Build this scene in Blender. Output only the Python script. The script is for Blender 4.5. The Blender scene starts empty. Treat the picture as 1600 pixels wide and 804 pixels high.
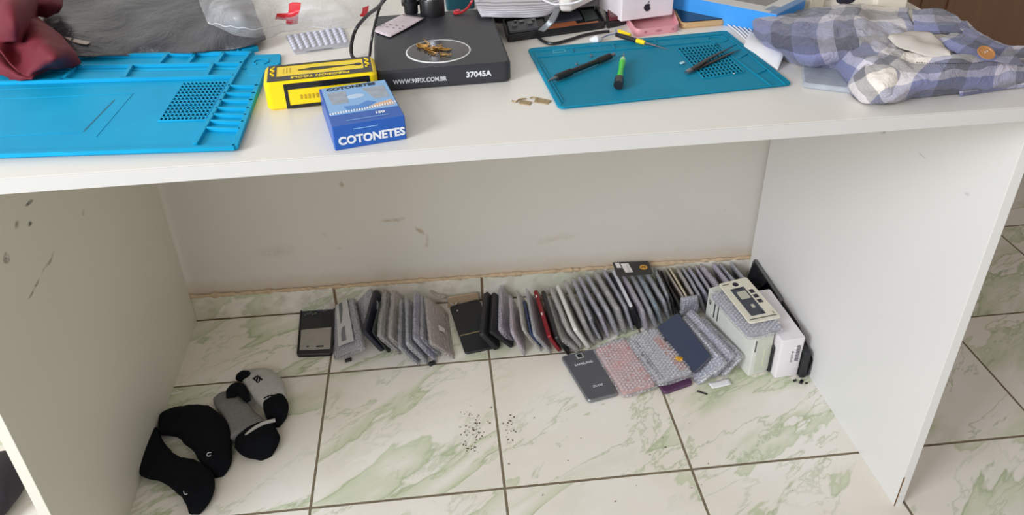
import bpy, bmesh, math, random
from mathutils import Vector as V, Matrix, noise
random.seed(7)
S = bpy.context.scene
COL = S.collection
# ------------------------------------------------------------------ camera
F, PX, PY = 1203.69, 793.69, 294.23
CAM = V((0.26831, -1.19146, 1.11743))
RX, RY, RZ = 1.03506, 0.02147, -0.10280
ROT = Matrix.Rotation(RZ, 3, 'Z') @ Matrix.Rotation(RY, 3, 'Y') @ Matrix.Rotation(RX, 3, 'X')
cam = bpy.data.cameras.new('camera')
cam.sensor_width = 36; cam.lens = F / 1600 * 36
cam.shift_x = (800 - PX) / 1600; cam.shift_y = (PY - 402) / 1600
cam.clip_start = 0.02
co = bpy.data.objects.new('camera', cam); COL.objects.link(co)
co.location = CAM; co.rotation_euler = ROT.to_euler(); S.camera = co
# ------------------------------------------------------------------ light
w = bpy.data.worlds.new('world'); S.world = w; w.use_nodes = True
w.node_tree.nodes['Background'].inputs[0].default_value = (1.0, 0.95, 0.87, 1)
w.node_tree.nodes['Background'].inputs[1].default_value = 0.40
def area(name, loc, tgt, sx, sy, power, col):
    l = bpy.data.lights.new(name, 'AREA'); l.shape = 'RECTANGLE'; l.size = sx; l.size_y = sy
    l.energy = power; l.color = col
    o = bpy.data.objects.new(name, l); COL.objects.link(o); o.location = loc
    o.rotation_euler = (V(tgt) - V(loc)).to_track_quat('-Z', 'Y').to_euler()
area('window_daylight', (-1.9, -1.95, 1.75), (0.7, -0.2, 0.2), 1.1, 1.2, 84, (0.88, 0.94, 1.0))
area('front_fill', (-0.5, -3.0, 2.0), (0.4, -0.3, 0.0), 1.4, 1.4, 26, (0.97, 0.97, 1.0))  # added fill lamp from the camera side, stands for no known doorway
S.view_settings.view_transform = 'Standard'; S.view_settings.look = 'None'
S.view_settings.gamma = 1; S.view_settings.use_curve_mapping = False
S.view_settings.exposure = 0.0
S.cycles.transparent_max_bounces = 16
# ------------------------------------------------------------------ unprojection
def U(px, py, z):
    d = ROT @ V(((px - PX) / F, -(py - PY) / F, -1))
    return CAM + d * ((z - CAM.z) / d.z)
# ------------------------------------------------------------------ materials
def lin(c): return tuple((x/255/12.92 if x/255 <= .04045 else ((x/255+.055)/1.055)**2.4) for x in c)
MATS = {}
class NT:
    def __init__(s, m):
        s.t = m.node_tree; s.b = s.t.nodes['Principled BSDF']; s.out = s.t.nodes['Material Output']
    def n(s, typ, **k):
        x = s.t.nodes.new(typ)
        for a, v in k.items(): setattr(x, a, v)
        return x
    def l(s, a, b): s.t.links.new(a, b)
    def val(s, sock, v):
        if hasattr(v, 'is_linked') or isinstance(v, bpy.types.NodeSocket): s.l(v, sock)
        else: sock.default_value = v
    def math(s, op, a, b=None, c=None):
        x = s.n('ShaderNodeMath', operation=op); s.val(x.inputs[0], a)
        if b is not None: s.val(x.inputs[1], b)
        if c is not None: s.val(x.inputs[2], c)
        return x.outputs[0]
    def mix(s, f, a, b, blend='MIX'):
        x = s.n('ShaderNodeMix', data_type='RGBA', blend_type=blend); s.val(x.inputs[0], f)
        for i, v in ((6, a), (7, b)):
            if isinstance(v, tuple): x.inputs[i].default_value = (*v, 1)
            else: s.l(v, x.inputs[i])
        return x.outputs[2]
    def noise(s, vec, scale, detail=3, rough=.5, dist=0):
        x = s.n('ShaderNodeTexNoise'); x.inputs['Scale'].default_value = scale
        x.inputs['Detail'].default_value = detail; x.inputs['Roughness'].default_value = rough
        x.inputs['Distortion'].default_value = dist
        if vec is not None: s.l(vec, x.inputs['Vector'])
        return x
    def ramp(s, f, stops):
        x = s.n('ShaderNodeMapRange'); x.inputs[1].default_value = stops[0]; x.inputs[2].default_value = stops[1]
        s.l(f, x.inputs[0]); return x.outputs[0]
    def bump(s, h, st, dist=.001):
        x = s.n('ShaderNodeBump'); x.inputs['Strength'].default_value = st; x.inputs['Distance'].default_value = dist
        s.l(h, x.inputs['Height']); s.l(x.outputs[0], s.b.inputs['Normal'])
def mat(name, col, rough=.5, metal=0, var=.04, vs=40, bump=0, bs=200, spec=.5, alpha=1, coat=0, sheen=0):
    if name in MATS: return MATS[name]
    m = bpy.data.materials.new(name); m.use_nodes = True; MATS[name] = m
    t = NT(m); b = t.b
    c = lin(col)
    tc = t.n('ShaderNodeTexCoord').outputs['Object']
    nz = t.noise(tc, vs, 3)
    dark = tuple(x*(1-var*2) for x in c); lite = tuple(min(1, x*(1+var*2)) for x in c)
    t.l(t.mix(nz.outputs[0], dark, lite), b.inputs['Base Color'])
    b.inputs['Roughness'].default_value = rough; b.inputs['Metallic'].default_value = metal
    b.inputs['Specular IOR Level'].default_value = spec; b.inputs['Alpha'].default_value = alpha
    b.inputs['Coat Weight'].default_value = coat; b.inputs['Sheen Weight'].default_value = sheen
    if bump: t.bump(t.noise(tc, bs, 4).outputs[0], bump)
    return m
def bubble(name, tint, alpha=.55, scale=135, dk=.72):
    if name in MATS: return MATS[name]
    m = bpy.data.materials.new(name); m.use_nodes = True; MATS[name] = m
    t = NT(m); b = t.b; c = lin(tint)
    tc = t.n('ShaderNodeTexCoord').outputs['Object']
    v = t.n('ShaderNodeTexVoronoi'); v.inputs['Scale'].default_value = scale; v.inputs['Randomness'].default_value = .3
    t.l(tc, v.inputs['Vector'])
    dome = t.ramp(v.outputs['Distance'], (.55, .1))
    cr = t.noise(tc, 38, 4, .6)
    cl = t.mix(t.ramp(v.outputs['Distance'], (.2, .6)), tuple(min(1, x*1.05) for x in c), tuple(x*dk for x in c))
    t.l(cl, b.inputs['Base Color'])
    b.inputs['Roughness'].default_value = .13; b.inputs['Specular IOR Level'].default_value = 1.0; b.inputs['Coat Weight'].default_value = .6; b.inputs['Coat Roughness'].default_value = .08
    h = t.math('ADD', dome, t.math('MULTIPLY', cr.outputs[0], 2.5))
    t.bump(h, 1, .0022)
    a = t.math('MULTIPLY_ADD', t.ramp(cr.outputs[0], (.3, .7)), .4, alpha - .2)
    t.l(a, b.inputs['Alpha'])
    return m
def clear(name, tint=(235, 238, 240), alpha=.3, rough=.12, bump=.5):
    if name in MATS: return MATS[name]
    m = bpy.data.materials.new(name); m.use_nodes = True; MATS[name] = m
    t = NT(m); b = t.b
    tc = t.n('ShaderNodeTexCoord').outputs['Object']
    n = t.noise(tc, 28, 5, .6, .6)
    b.inputs['Base Color'].default_value = (*lin(tint), 1); b.inputs['Roughness'].default_value = rough
    t.bump(n.outputs[0], bump, .004)
    t.l(t.math('MULTIPLY_ADD', t.ramp(n.outputs[0], (.35, .75)), .25, alpha - .1), b.inputs['Alpha'])
    return m
def smudged(name, base, rough, marks, var=.02, wear=None, spec=.5, bumpy=.15):
    """painted board or plaster with individual scuffs: marks = (x,y,z, ax,ay,az(dir), half length, half width, colour, strength)"""
    m = bpy.data.materials.new(name); m.use_nodes = True; MATS[name] = m
    t = NT(m); b = t.b; c = lin(base)
    pos = t.n('ShaderNodeNewGeometry').outputs['Position']
    col = t.mix(t.noise(pos, 6, 4).outputs[0], tuple(x*(1-var*2) for x in c), tuple(min(1, x*(1+var)) for x in c))
    nz = t.noise(pos, 90, 5, .75).outputs[0]
    wob = t.noise(pos, 25, 2)
    off = t.n('ShaderNodeVectorMath', operation='MULTIPLY_ADD'); t.l(wob.outputs[1], off.inputs[0])
    off.inputs[1].default_value = (.02, .02, .02); t.l(pos, off.inputs[2])
    for (x, y, z, ax, ay, az, hl, hw, cc, st) in marks:
        d = V((ax, ay, az)).normalized()
        s1 = t.n('ShaderNodeVectorMath', operation='SUBTRACT'); t.l(off.outputs[0], s1.inputs[0])
        s1.inputs[1].default_value = (x+.01, y+.01, z+.01)
        dp = t.n('ShaderNodeVectorMath', operation='DOT_PRODUCT'); t.l(s1.outputs[0], dp.inputs[0]); dp.inputs[1].default_value = d
        along = dp.outputs['Value']
        ln = t.n('ShaderNodeVectorMath', operation='LENGTH'); t.l(s1.outputs[0], ln.inputs[0])
        r2 = t.math('SUBTRACT', t.math('MULTIPLY', ln.outputs['Value'], ln.outputs['Value']), t.math('MULTIPLY', along, along))
        q = t.math('ADD', t.math('DIVIDE', r2, hw*hw), t.math('MULTIPLY', t.math('DIVIDE', along, hl), t.math('DIVIDE', along, hl)))
        mk = t.ramp(q, (1.0, .1))
        g = t.math('MULTIPLY', t.math('MULTIPLY', mk, t.ramp(nz, (.36, .55))), st)
        col = t.mix(g, col, lin(cc))
    if wear: col = wear(t, pos, col)
    t.l(col, b.inputs['Base Color'])
    b.inputs['Roughness'].default_value = rough; b.inputs['Specular IOR Level'].default_value = spec
    t.bump(t.noise(pos, 120, 4).outputs[0], bumpy, .001)
    return m
# ------------------------------------------------------------------ mesh building
class MB:
    def __init__(s): s.v = []; s.f = []; s.uv = {}
    def add(s, vs, fs):
        k = len(s.v); s.v += [V(x) for x in vs]; s.f += [tuple(i+k for i in f) for f in fs]; return s
    def rings(s, rs, close=True, caps=True):
        n = len(rs[0]); vs = [p for r in rs for p in r]; fs = []
        for i in range(len(rs)-1):
            for j in range(n if close else n-1):
                k = (j+1) % n; fs.append((i*n+j, i*n+k, (i+1)*n+k, (i+1)*n+j))
        if caps: fs.append(tuple(range(n-1, -1, -1))); fs.append(tuple((len(rs)-1)*n+j for j in range(n)))
        return s.add(vs, fs)
    def plate(s, c, th, rad=.006, bev=.001, seg=5):
        """c: four corners of the underside, thickness grows along the face normal (upwards)"""
        c = [V(x) for x in c]; n = (c[2]-c[0]).cross(c[3]-c[1]).normalized()
        if n.z < -1e-6: c.reverse(); n = -n
        def outline(ins):
            o = []
            for i in range(4):
                p, a, b_ = c[i], (c[i-1]-c[i]).normalized(), (c[(i+1) % 4]-c[i]).normalized()
                p = p + (a + b_)*ins
                r = max(rad - ins, .0003)
                for k in range(seg+1):
                    f = k/seg
                    ang = f*math.pi/2
                    o.append(p + a*r*(1-math.sin(ang)) + b_*r*(1-math.cos(ang)))
            return o
        o0, o1 = outline(0), outline(bev)
        return s.rings([[p for p in o1], [p+n*bev for p in o0], [p+n*(th-bev) for p in o0], [p+n*th for p in o1]])
    def box(s, c, sz, rz=0, bev=.0008):
        x, y, z = sz[0]/2, sz[1]/2, sz[2]/2; R = Matrix.Rotation(rz, 3, 'Z'); c = V(c)
        return s.plate([c + R @ V(q) for q in ((-x, -y, -z), (x, -y, -z), (x, y, -z), (-x, y, -z))], sz[2], min(bev*1.5, x*.5, y*.5), min(bev, z*.4), 2)
    def bar(s, a, b, wd, h, bev=.0003):
        """flat bar lying from a to b"""
        a, b = V(a), V(b); d = (b-a); d.z = 0; d.normalize(); q = V((-d.y, d.x, 0))*wd/2
        return s.plate([a-q, b-q, b+q, a+q], h, wd*.25, min(bev, h*.3), 2)
    def tube(s, pts, r, n=10, flat=1.0):
        pts = [V(p) for p in pts]; m = len(pts)
        rr = r if isinstance(r, (list, tuple)) else [r]*m
        rs = []; up = V((0, 0, 1))
        for i, p in enumerate(pts):
            t = (pts[min(i+1, m-1)] - pts[max(i-1, 0)]).normalized()
            a = t.cross(up)
            if a.length < .05: a = t.cross(V((0, 1, 0)))
            a.normalize(); b = a.cross(t).normalized()
            rs.append([p + a*math.cos(2*math.pi*k/n)*rr[i] + b*math.sin(2*math.pi*k/n)*rr[i]*flat for k in range(n)])
        return s.rings(rs)
    def lathe(s, c, prof, n=28):
        c = V(c)
        return s.rings([[c + V((math.cos(2*math.pi*k/n)*r, math.sin(2*math.pi*k/n)*r, z)) for k in range(n)] for r, z in prof])
    def grid(s, g, uvs=None):
        n, m = len(g), len(g[0]); base = len(s.v)
        s.add([p for r in g for p in r], [(i*m+j, i*m+j+1, (i+1)*m+j+1, (i+1)*m+j) for i in range(n-1) for j in range(m-1)])
        for i in range(n):
            for j in range(m): s.uv[base+i*m+j] = (j/(m-1), i/(n-1))
        return s
    def build(s, name, m, parent=None, smooth=True, origin=None, solid=0, ang=35):
        if parent is not None: org = ORG[parent.name]
        elif origin is not None: org = V(origin)
        else:
            org = sum(s.v, V())/len(s.v); org.z = min(p.z for p in s.v)
        me = bpy.data.meshes.new(name); me.from_pydata([p-org for p in s.v], [], s.f); me.validate(); me.update()
        bm = bmesh.new(); bm.from_mesh(me); bmesh.ops.recalc_face_normals(bm, faces=bm.faces); bm.to_mesh(me); bm.free()
        if s.uv:
            ul = me.uv_layers.new(name='UVMap')
            for lp in me.loops: ul.data[lp.index].uv = s.uv.get(lp.vertex_index, (0, 0))
        if smooth:
            for p in me.polygons: p.use_smooth = True
            try: me.set_sharp_from_angle(angle=math.radians(ang))
            except Exception: pass
        me.materials.append(m)
        o = bpy.data.objects.new(name, me); COL.objects.link(o)
        if parent is not None: o.parent = parent
        else: o.location = org
        ORG[o.name] = org
        if solid:
            md = o.modifiers.new('solid', 'SOLIDIFY'); md.thickness = solid; md.offset = 1 if solid > 0 else 0
        return o
ORG = {}
def tag(o, label, cat, group=None, kind=None):
    o['label'] = label; o['category'] = cat
    if group: o['group'] = group
    if kind: o['kind'] = kind
    return o
def struct(o): o['kind'] = 'structure'; return o
def thing(name, label, cat, loc, group=None):
    o = bpy.data.objects.new(name, None); COL.objects.link(o); o.location = loc; o.empty_display_size = .02
    ORG[o.name] = V(loc); return tag(o, label, cat, group)
def crom(p0, p1, p2, p3, t):
    return ((p1*2) + (p2-p0)*t + (p0*2-p1*5+p2*4-p3)*t*t + (p1*3-p0-p2*3+p3)*t*t*t)*.5
def smooth_path(pts, n=6):
    pts = [V(p) for p in pts]; o = []
    for i in range(len(pts)-1):
        a, b, c, d = pts[max(i-1, 0)], pts[i], pts[i+1], pts[min(i+2, len(pts)-1)]
        o += [crom(a, b, c, d, k/n) for k in range(n)]
    return o + [pts[-1]]
def patch(rows, n=6, wob=0, ws=20, zmin=None, seed=0):
    """rows of (px,py,z) control points -> smooth grid of world points"""
    P = [[U(*q) for q in r] for r in rows]
    A = [smooth_path(r, n) for r in P]
    cols = [smooth_path([A[i][j] for i in range(len(A))], n) for j in range(len(A[0]))]
    G = [[cols[j][i].copy() for j in range(len(cols))] for i in range(len(cols[0]))]
    for r in G:
        for p in r:
            if wob:
                q = p*ws + V((seed*3.1, seed, 0)); p.z += wob*(noise.noise(q) + .5*noise.noise(q*2.3)); p.x += wob*.5*noise.noise(q+V((9, 9, 9)))
            if zmin is not None: p.z = max(p.z, zmin)
    return G
def text(name, body, size, m, parent, o, xd, yd, ext=.0002, align='CENTER', bold=0, sx=1, shear=0):
    """flat lettering at world point o, reading along xd with letters rising along yd"""
    cu = bpy.data.curves.new(name, 'FONT'); cu.body = body; cu.size = size; cu.extrude = ext
    cu.align_x = align; cu.align_y = 'CENTER'; cu.offset = bold; cu.shear = shear; cu.resolution_u = 3
    tmp = bpy.data.objects.new('tmp', cu); COL.objects.link(tmp)
    bpy.context.view_layer.update()
    me = bpy.data.meshes.new_from_object(tmp.evaluated_get(bpy.context.evaluated_depsgraph_get()))
    bpy.data.objects.remove(tmp)
    xd = V(xd).normalized(); yd = V(yd); yd = (yd - xd*yd.dot(xd)).normalized(); zd = xd.cross(yd)
    R = Matrix((xd, yd, zd)).transposed(); org = ORG[parent.name]
    for v in me.vertices: v.co = R @ V((v.co.x*sx, v.co.y, v.co.z)) + V(o) - org
    me.materials.clear(); me.materials.append(m); me.name = name
    ob = bpy.data.objects.new(name, me); COL.objects.link(ob); ob.parent = parent; ORG[ob.name] = org
    return ob
def decal(name, pts, m, parent, h=.0003, up=None):
    """thin printed or inlaid polygon: world points, lifted by h along their normal"""
    pts = [V(p) for p in pts]; n = (pts[1]-pts[0]).cross(pts[2]-pts[0]).normalized()
    if up is None: up = V((0, -.6, 1))
    if n.dot(V(up)) < 0: n = -n
    b = MB(); b.rings([[p for p in pts], [p+n*h for p in pts]])
    return b.build(name, m, parent, smooth=False)
def bil(c, u, v):
    """point in a quad c = (front-left, front-right, back-right, back-left)"""
    return (V(c[0])*(1-u)+V(c[1])*u)*(1-v) + (V(c[3])*(1-u)+V(c[2])*u)*v
def quad(c, u0, v0, u1, v1): return [bil(c, u0, v0), bil(c, u1, v0), bil(c, u1, v1), bil(c, u0, v1)]
# ------------------------------------------------------------------ common materials
M_black = mat('black_plastic', (26, 26, 29), .35, var=.1)
M_black2 = mat('matte_black', (30, 31, 35), .55, var=.1, bump=.2, bs=400)
M_glass = mat('black_glass', (12, 14, 20), .08, var=.1)
M_white = mat('white_card', (228, 222, 222), .45)
M_chrome = mat('chrome', (200, 200, 205), .12, 1)
M_steel = mat('brushed_steel', (150, 150, 155), .3, 1)
M_ink = mat('dark_ink', (35, 33, 48), .6)
M_wprint = mat('white_print', (225, 228, 235), .6)
M_gold = mat('gold_contacts', (190, 145, 70), .3, .8, var=.2, vs=300)
# ================================================================== SETTING
TX, TY = .32892, .31807
def marble(t, pos, tx, ty, vert=False):
    sep = t.n('ShaderNodeSeparateXYZ'); t.l(pos, sep.inputs[0])
    x, y = sep.outputs[0], sep.outputs[1]
    if vert: y = t.math('ADD', sep.outputs[2], .159)
    ux = t.math('DIVIDE', x, tx); uy = t.math('DIVIDE', y, ty)
    cx, cy = t.math('FLOOR', ux), t.math('FLOOR', uy)
    fx, fy = t.math('SUBTRACT', ux, cx), t.math('SUBTRACT', uy, cy)
    ex = t.math('MULTIPLY', t.math('MINIMUM', fx, t.math('SUBTRACT', 1, fx)), tx)
    ey = t.math('MULTIPLY', t.math('MINIMUM', fy, t.math('SUBTRACT', 1, fy)), ty)
    e = ex if vert else t.math('MINIMUM', ex, ey)
    # rotate into the vein direction, one offset per tile
    a = math.radians(33)
    al = t.math('ADD', t.math('MULTIPLY', x, math.cos(a)), t.math('MULTIPLY', y, math.sin(a)))
    ac = t.math('SUBTRACT', t.math('MULTIPLY', y, math.cos(a)), t.math('MULTIPLY', x, math.sin(a)))
    off = t.math('ADD', t.math('MULTIPLY', cx, 3.7), t.math('MULTIPLY', cy, 7.3))
    cb = t.n('ShaderNodeCombineXYZ'); t.l(t.math('MULTIPLY', al, .36), cb.inputs[0]); t.l(ac, cb.inputs[1]); t.l(off, cb.inputs[2])
    v = cb.outputs[0]
    big = t.noise(v, 5.5, 5, .55, .35).outputs[0]
    med = t.noise(v, 12, 6, .62, .5).outputs[0]
    zone = t.ramp(t.noise(v, 4.2, 2).outputs[0], (.42, .56))
    zone2 = t.ramp(t.noise(v, 3.1, 2, .5, .3).outputs[0], (.50, .38))
    vein = t.ramp(t.math('ABSOLUTE', t.math('SUBTRACT', med, .5)), (.020, .0))
    d2 = t.math('SUBTRACT', big, .50)
    vein2 = t.ramp(t.math('ABSOLUTE', d2), (.012, .0))
    halo = t.math('MULTIPLY', t.ramp(d2, (.09, .0)), t.ramp(d2, (-.004, .004)))
    col = t.mix(t.ramp(t.noise(pos, 4, 4).outputs[0], (.3, .7)), lin((238, 234, 228)), lin((226, 217, 204)))
    col = t.mix(t.math('MULTIPLY', halo, .7), col, lin((186, 196, 158)))
    col = t.mix(t.math('MULTIPLY', t.math('MULTIPLY', vein2, t.ramp(med, (.38, .6))), .75), col, lin((140, 160, 112)))
    col = t.mix(t.math('MULTIPLY', t.math('MULTIPLY', vein, zone), .6), col, lin((158, 174, 130)))
    col = t.mix(t.math('MULTIPLY', t.math('MULTIPLY', t.ramp(med, (.50, .62)), zone2), .35), col, lin((190, 200, 164)))
    return e, col, ex, ey
def floor_mat():
    m = bpy.data.materials.new('marbled_tile'); m.use_nodes = True; t = NT(m)
    pos = t.n('ShaderNodeNewGeometry').outputs['Position']
    e, col, ex, ey = marble(t, pos, TX, TY)
    wob = t.math('MULTIPLY_ADD', t.noise(pos, 120, 3).outputs[0], .0012, -.0006)
    e2 = t.math('ADD', e, wob)
    g = t.ramp(e2, (.0026, .0019))
    gc = t.mix(t.noise(pos, 30, 4).outputs[0], lin((92, 78, 60)), lin((140, 126, 102)))
    rim = t.ramp(e2, (.0055, .003))
    col = t.mix(t.math('MULTIPLY', rim, .35), col, lin((235, 232, 220)))
    dirt = t.noise(pos, 220, 2, .6).outputs[0]
    dm = t.math('MULTIPLY', t.ramp(dirt, (.80, .83)), t.ramp(t.noise(pos, 8, 2).outputs[0], (.45, .6)))
    col = t.mix(dm, col, lin((80, 66, 50)))
    t.l(t.mix(g, col, gc), t.b.inputs['Base Color'])
    t.l(t.math('MULTIPLY_ADD', g, .5, .22), t.b.inputs['Roughness'])
    t.bump(t.math('SUBTRACT', 1, g), .6, .0015)
    return m
def base_mat():
    m = bpy.data.materials.new('marbled_skirting'); m.use_nodes = True; t = NT(m)
    pos = t.n('ShaderNodeNewGeometry').outputs['Position']
    e, col, ex, ey = marble(t, pos, TX, TY, True)
    g = t.ramp(e, (.004, .002))
    gr = t.math('MULTIPLY', t.ramp(t.noise(pos, 24, 4).outputs[0], (.45, .7)), .6)
    col = t.mix(gr, col, lin((176, 166, 146)))
    t.l(t.mix(g, col, lin((120, 98, 74))), t.b.inputs['Base Color']); t.b.inputs['Roughness'].default_value = .3
    return m
M_floor = floor_mat()
fb = MB(); fb.box((.9, -.6, -.02), (6, 5.6, .04)); struct(fb.build('floor', M_floor, smooth=False))
# back wall (very slightly rotated against the tile grid)
def wy(x): return .2138 + (x+.31)*(.1951-.2138)/1.258
stain = (150, 120, 80); grey = (120, 108, 92)
def W(px, py):
    d = ROT @ V(((px-PX)/F, -(py-PY)/F, -1)); q = CAM + d*((.205-CAM.y)/d.y); return q
wm = []
for (px, py, dx, dz, hl, hw, c, st) in [(532, 290, 0, 1, .009, .007, stain, .8), (616, 344, 1, .1, .035, .006, (170, 140, 95), .65), (655, 360, .5, -.8, .02, .006, (170, 140, 95), .6),
        (666, 378, 0, 1, .02, .005, (165, 138, 100), .5), (962, 242, 1, .2, .006, .003, grey, .8), (891, 294, 1, 0, .004, .003, grey, .6), (956, 309, 1, 0, .006, .004, grey, .6),
        (1108, 271, 1, .3, .006, .005, grey, .8), (1130, 330, .3, 1, .016, .010, grey, .5), (895, 322, 1, 0, .004, .003, grey, .6), (595, 404, 1, 0, .004, .003, grey, .8),
        (505, 368, 1, 0, .01, .006, stain, .35), (530, 392, 1, 0, .008, .005, stain, .4), (944, 366, 1, 0, .008, .004, stain, .4), (430, 395, 1, 0, .05, .02, (176, 160, 130), .3),
        (870, 370, 1, .1, .06, .012, (176, 160, 130), .3), (355, 440, 0, 1, .008, .003, (90, 60, 35), .8)]:
    q = W(px, py); wm.append((q.x, q.y, q.z, dx, 0, dz, hl, hw, c, st))
def wallwear(t, pos, col):
    sep = t.n('ShaderNodeSeparateXYZ'); t.l(pos, sep.inputs[0])
    z = t.math('ADD', sep.outputs[2], t.math('MULTIPLY', t.noise(pos, 30, 4, .7).outputs[0], -.035))
    return t.mix(t.math('MULTIPLY', t.ramp(z, (.088, .048)), .55), col, lin((192, 166, 134)))
M_wall = smudged('plaster_wall', (213, 208, 200), .7, wm, .03, wallwear, bumpy=.35)
wb = MB()
wb.plate([V((-2.1, wy(-2.1), 0)), V((1.0, wy(1.0), 0)), V((1.0, wy(1.0)+.12, 0)), V((-2.1, wy(-2.1)+.12, 0))], 2.5, .002, .001, 2)
struct(wb.build('wall_back', M_wall, smooth=False))
bb = MB(); bb.plate([V((-2.1, wy(-2.1)-.008, 0)), V((1.0, wy(1.0)-.008, 0)), V((1.0, wy(1.0), 0)), V((-2.1, wy(-2.1), 0))], .062, .001, .0008, 2)
struct(bb.build('baseboard_back', base_mat(), smooth=False))
gj = MB(); gj.plate([V((-2.1, wy(-2.1)-.0115, -.001)), V((1.0, wy(1.0)-.0115, -.001)), V((1.0, wy(1.0)-.0078, -.001)), V((-2.1, wy(-2.1)-.0078, -.001))], .0022, .0005, .0004, 2)
struct(gj.build('trim_3', mat('brown_grout', (104, 84, 62), .9, var=.15), smooth=False))
# crumbly mortar line on top of the skirting tiles
mo = MB(); rings = []
for i in range(420):
    x = -1.2 + 2.2*i/419; n1 = noise.noise(V((x*60, 0, 0))); n2 = noise.noise(V((x*140, 5, 0)))
    n3 = noise.noise(V((x*14, 9, 0))); r = .0036*(1+.7*n1+.6*n2+.7*n3); c = V((x, wy(x)-.0045, .0635 + .001*n1))
    rings.append([c + V((0, -abs(r)*1.1*math.cos(a), abs(r)*1.2*math.sin(a))) for a in (math.pi*k/6 for k in range(-2, 8))])
mo.rings(rings); struct(mo.build('trim_1', mat('crumbly_mortar', (196, 172, 142), .9, var=.16, vs=90, bump=.9, bs=260)))
# ---- room beyond the right end of the desk: wooden door
M_wood = bpy.data.materials.new('brown_wood'); M_wood.use_nodes = True; t = NT(M_wood)
tc = t.n('ShaderNodeTexCoord').outputs['Object']
mp = t.n('ShaderNodeMapping'); mp.inputs['Scale'].default_value = (1, 1, .06); t.l(tc, mp.inputs[0])
t.l(t.mix(t.noise(mp.outputs[0], 30, 5, .6, .8).outputs[0], lin((108, 78, 58)), lin((134, 100, 76))), t.b.inputs['Base Color']); t.b.inputs['Roughness'].default_value = .42
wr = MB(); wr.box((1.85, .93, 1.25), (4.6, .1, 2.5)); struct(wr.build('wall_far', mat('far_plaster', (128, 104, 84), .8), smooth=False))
db = MB(); db.box((1.72, .86, 1.05), (1.05, .035, 2.06), 0, .003)
dr = struct(db.build('door_1', M_wood, smooth=False))
pb = MB()
for (x0, x1, z0, z1) in ((1.30, 1.66, .25, .62), (1.74, 2.14, .25, .62)):
    cx, cz = (x0+x1)/2, (z0+z1)/2
    for (sx, sz, ox, oz) in ((x1-x0, .02, 0, (z1-z0)/2), (x1-x0, .02, 0, -(z1-z0)/2), (.02, z1-z0, (x1-x0)/2, 0), (.02, z1-z0, -(x1-x0)/2, 0)):
        pb.box((cx+ox, .842, cz+oz), (sx, .012, sz), 0, .002)
pb.build('raised_panel', M_wood, dr)
jb = MB()
for x in (1.165, 2.285): jb.box((x, .855, 1.06), (.07, .06, 2.12), 0, .004)
struct(jb.build('trim_2', mat('door_frame_wood', (128, 98, 76), .45, var=.1)))
# ================================================================== DESK
ZT, ZB = .75, .7369
def Pn(px, py, x):
    d = ROT @ V(((px-PX)/F, -(py-PY)/F, -1)); return CAM + d*((x-CAM.x)/d.x)
desk = thing('desk', 'white laminate desk with two solid side panels, standing against the wall', 'desk', (.33, -.14, 0))
board = (226, 224, 222)
dm = []
for (px, py, dx, dy, hl, hw, c, st) in [(517, 257, 1, 0, .006, .003, (90, 80, 70), 1), (1000, 190, 1, 0, .012, .002, (150, 140, 130), .5)]:
    q = U(px, py, .744); dm.append((q.x, -.484, q.z, dx, dy, 0, hl, hw, c, st))
M_top = smudged('white_laminate_top', (233, 228, 220), .32, dm, .01, bumpy=.05)
rm = []
for (px, py, ax, ay, hl, hw, st) in [(1548, 272, .5, -.9, .022, .0035, 1), (1508, 307, .9, -.6, .020, .005, .8), (1538, 332, .9, -.5, .016, .004, .5), (1566, 292, 1, 0, .003, .003, 1),
        (1380, 208, .9, -.6, .012, .004, .6), (1470, 295, 1, -.8, .03, .002, .4), (1440, 245, 1, -.8, .02, .002, .5), (1404, 308, 1, -.5, .004, .002, .6), (1528, 438, 0, 1, .01, .003, .8), (1195, 395, 1, 0, .01, .001, .5), (1325, 640, .5, -1, .006, .001, .5)]:
    q = Pn(px, py, .958); a = Pn(px+ax*10, py-ay*10, .958) - q
    rm.append((q.x, q.y, q.z, 0, a.y, a.z, hl, hw, (105, 100, 96), st))
M_pr = smudged('white_laminate_right', board, .38, rm, .01, bumpy=.05)
lm_ = []
for (px, py, ax, ay, hl, hw, st) in [(45, 315, 1, .5, .014, .004, 1), (26, 352, .6, 1, .012, .005, 1), (48, 347, 1, .3, .008, .004, 1), (85, 295, .4, 1, .008, .004, 1), (132, 333, 1, -.3, .008, .007, 1), (55, 445, .7, 1, .03, .004, 1),
        (75, 410, .5, 1, .03, .003, .6), (8, 402, .3, 1, .010, .008, 1), (213, 432, .2, 1, .008, .003, .9), (10, 375, .3, 1, .01, .003, 1), (82, 777, 0, 1, .006, .002, .8), (278, 422, .2, 1, .004, .002, 1), (205, 480, .3, 1, .004, .003, .6)]:
    q = Pn(px, py, -.304); a = Pn(px+ax*10, py-ay*10, -.304) - q
    lm_.append((q.x, q.y, q.z, 0, a.y, a.z, hl, hw, (80, 76, 70), st))
M_pl = smudged('white_laminate_left', (224, 220, 208), .42, lm_, .015, bumpy=.05)
tb = MB(); tb.plate([V((-.66, -.491, ZB)), V((.985, -.4795, ZB)), V((.985, .19, ZB)), V((-.66, .205, ZB))], ZT-ZB, .0015, .0008, 2)
tb.build('tabletop', M_top, desk, smooth=False)
eb = MB(); eb.plate([V((-.66, -.4925, ZB-.0035)), V((.985, -.4812, ZB-.0035)), V((.985, -.4803, ZB-.0035)), V((-.66, -.4916, ZB-.0035))], ZT-ZB+.0036, .0003, .0002, 2)
eo = eb.build('edge_strip', mat('edge_laminate', (206, 204, 202), .4, var=.01), desk, smooth=False)
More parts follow.
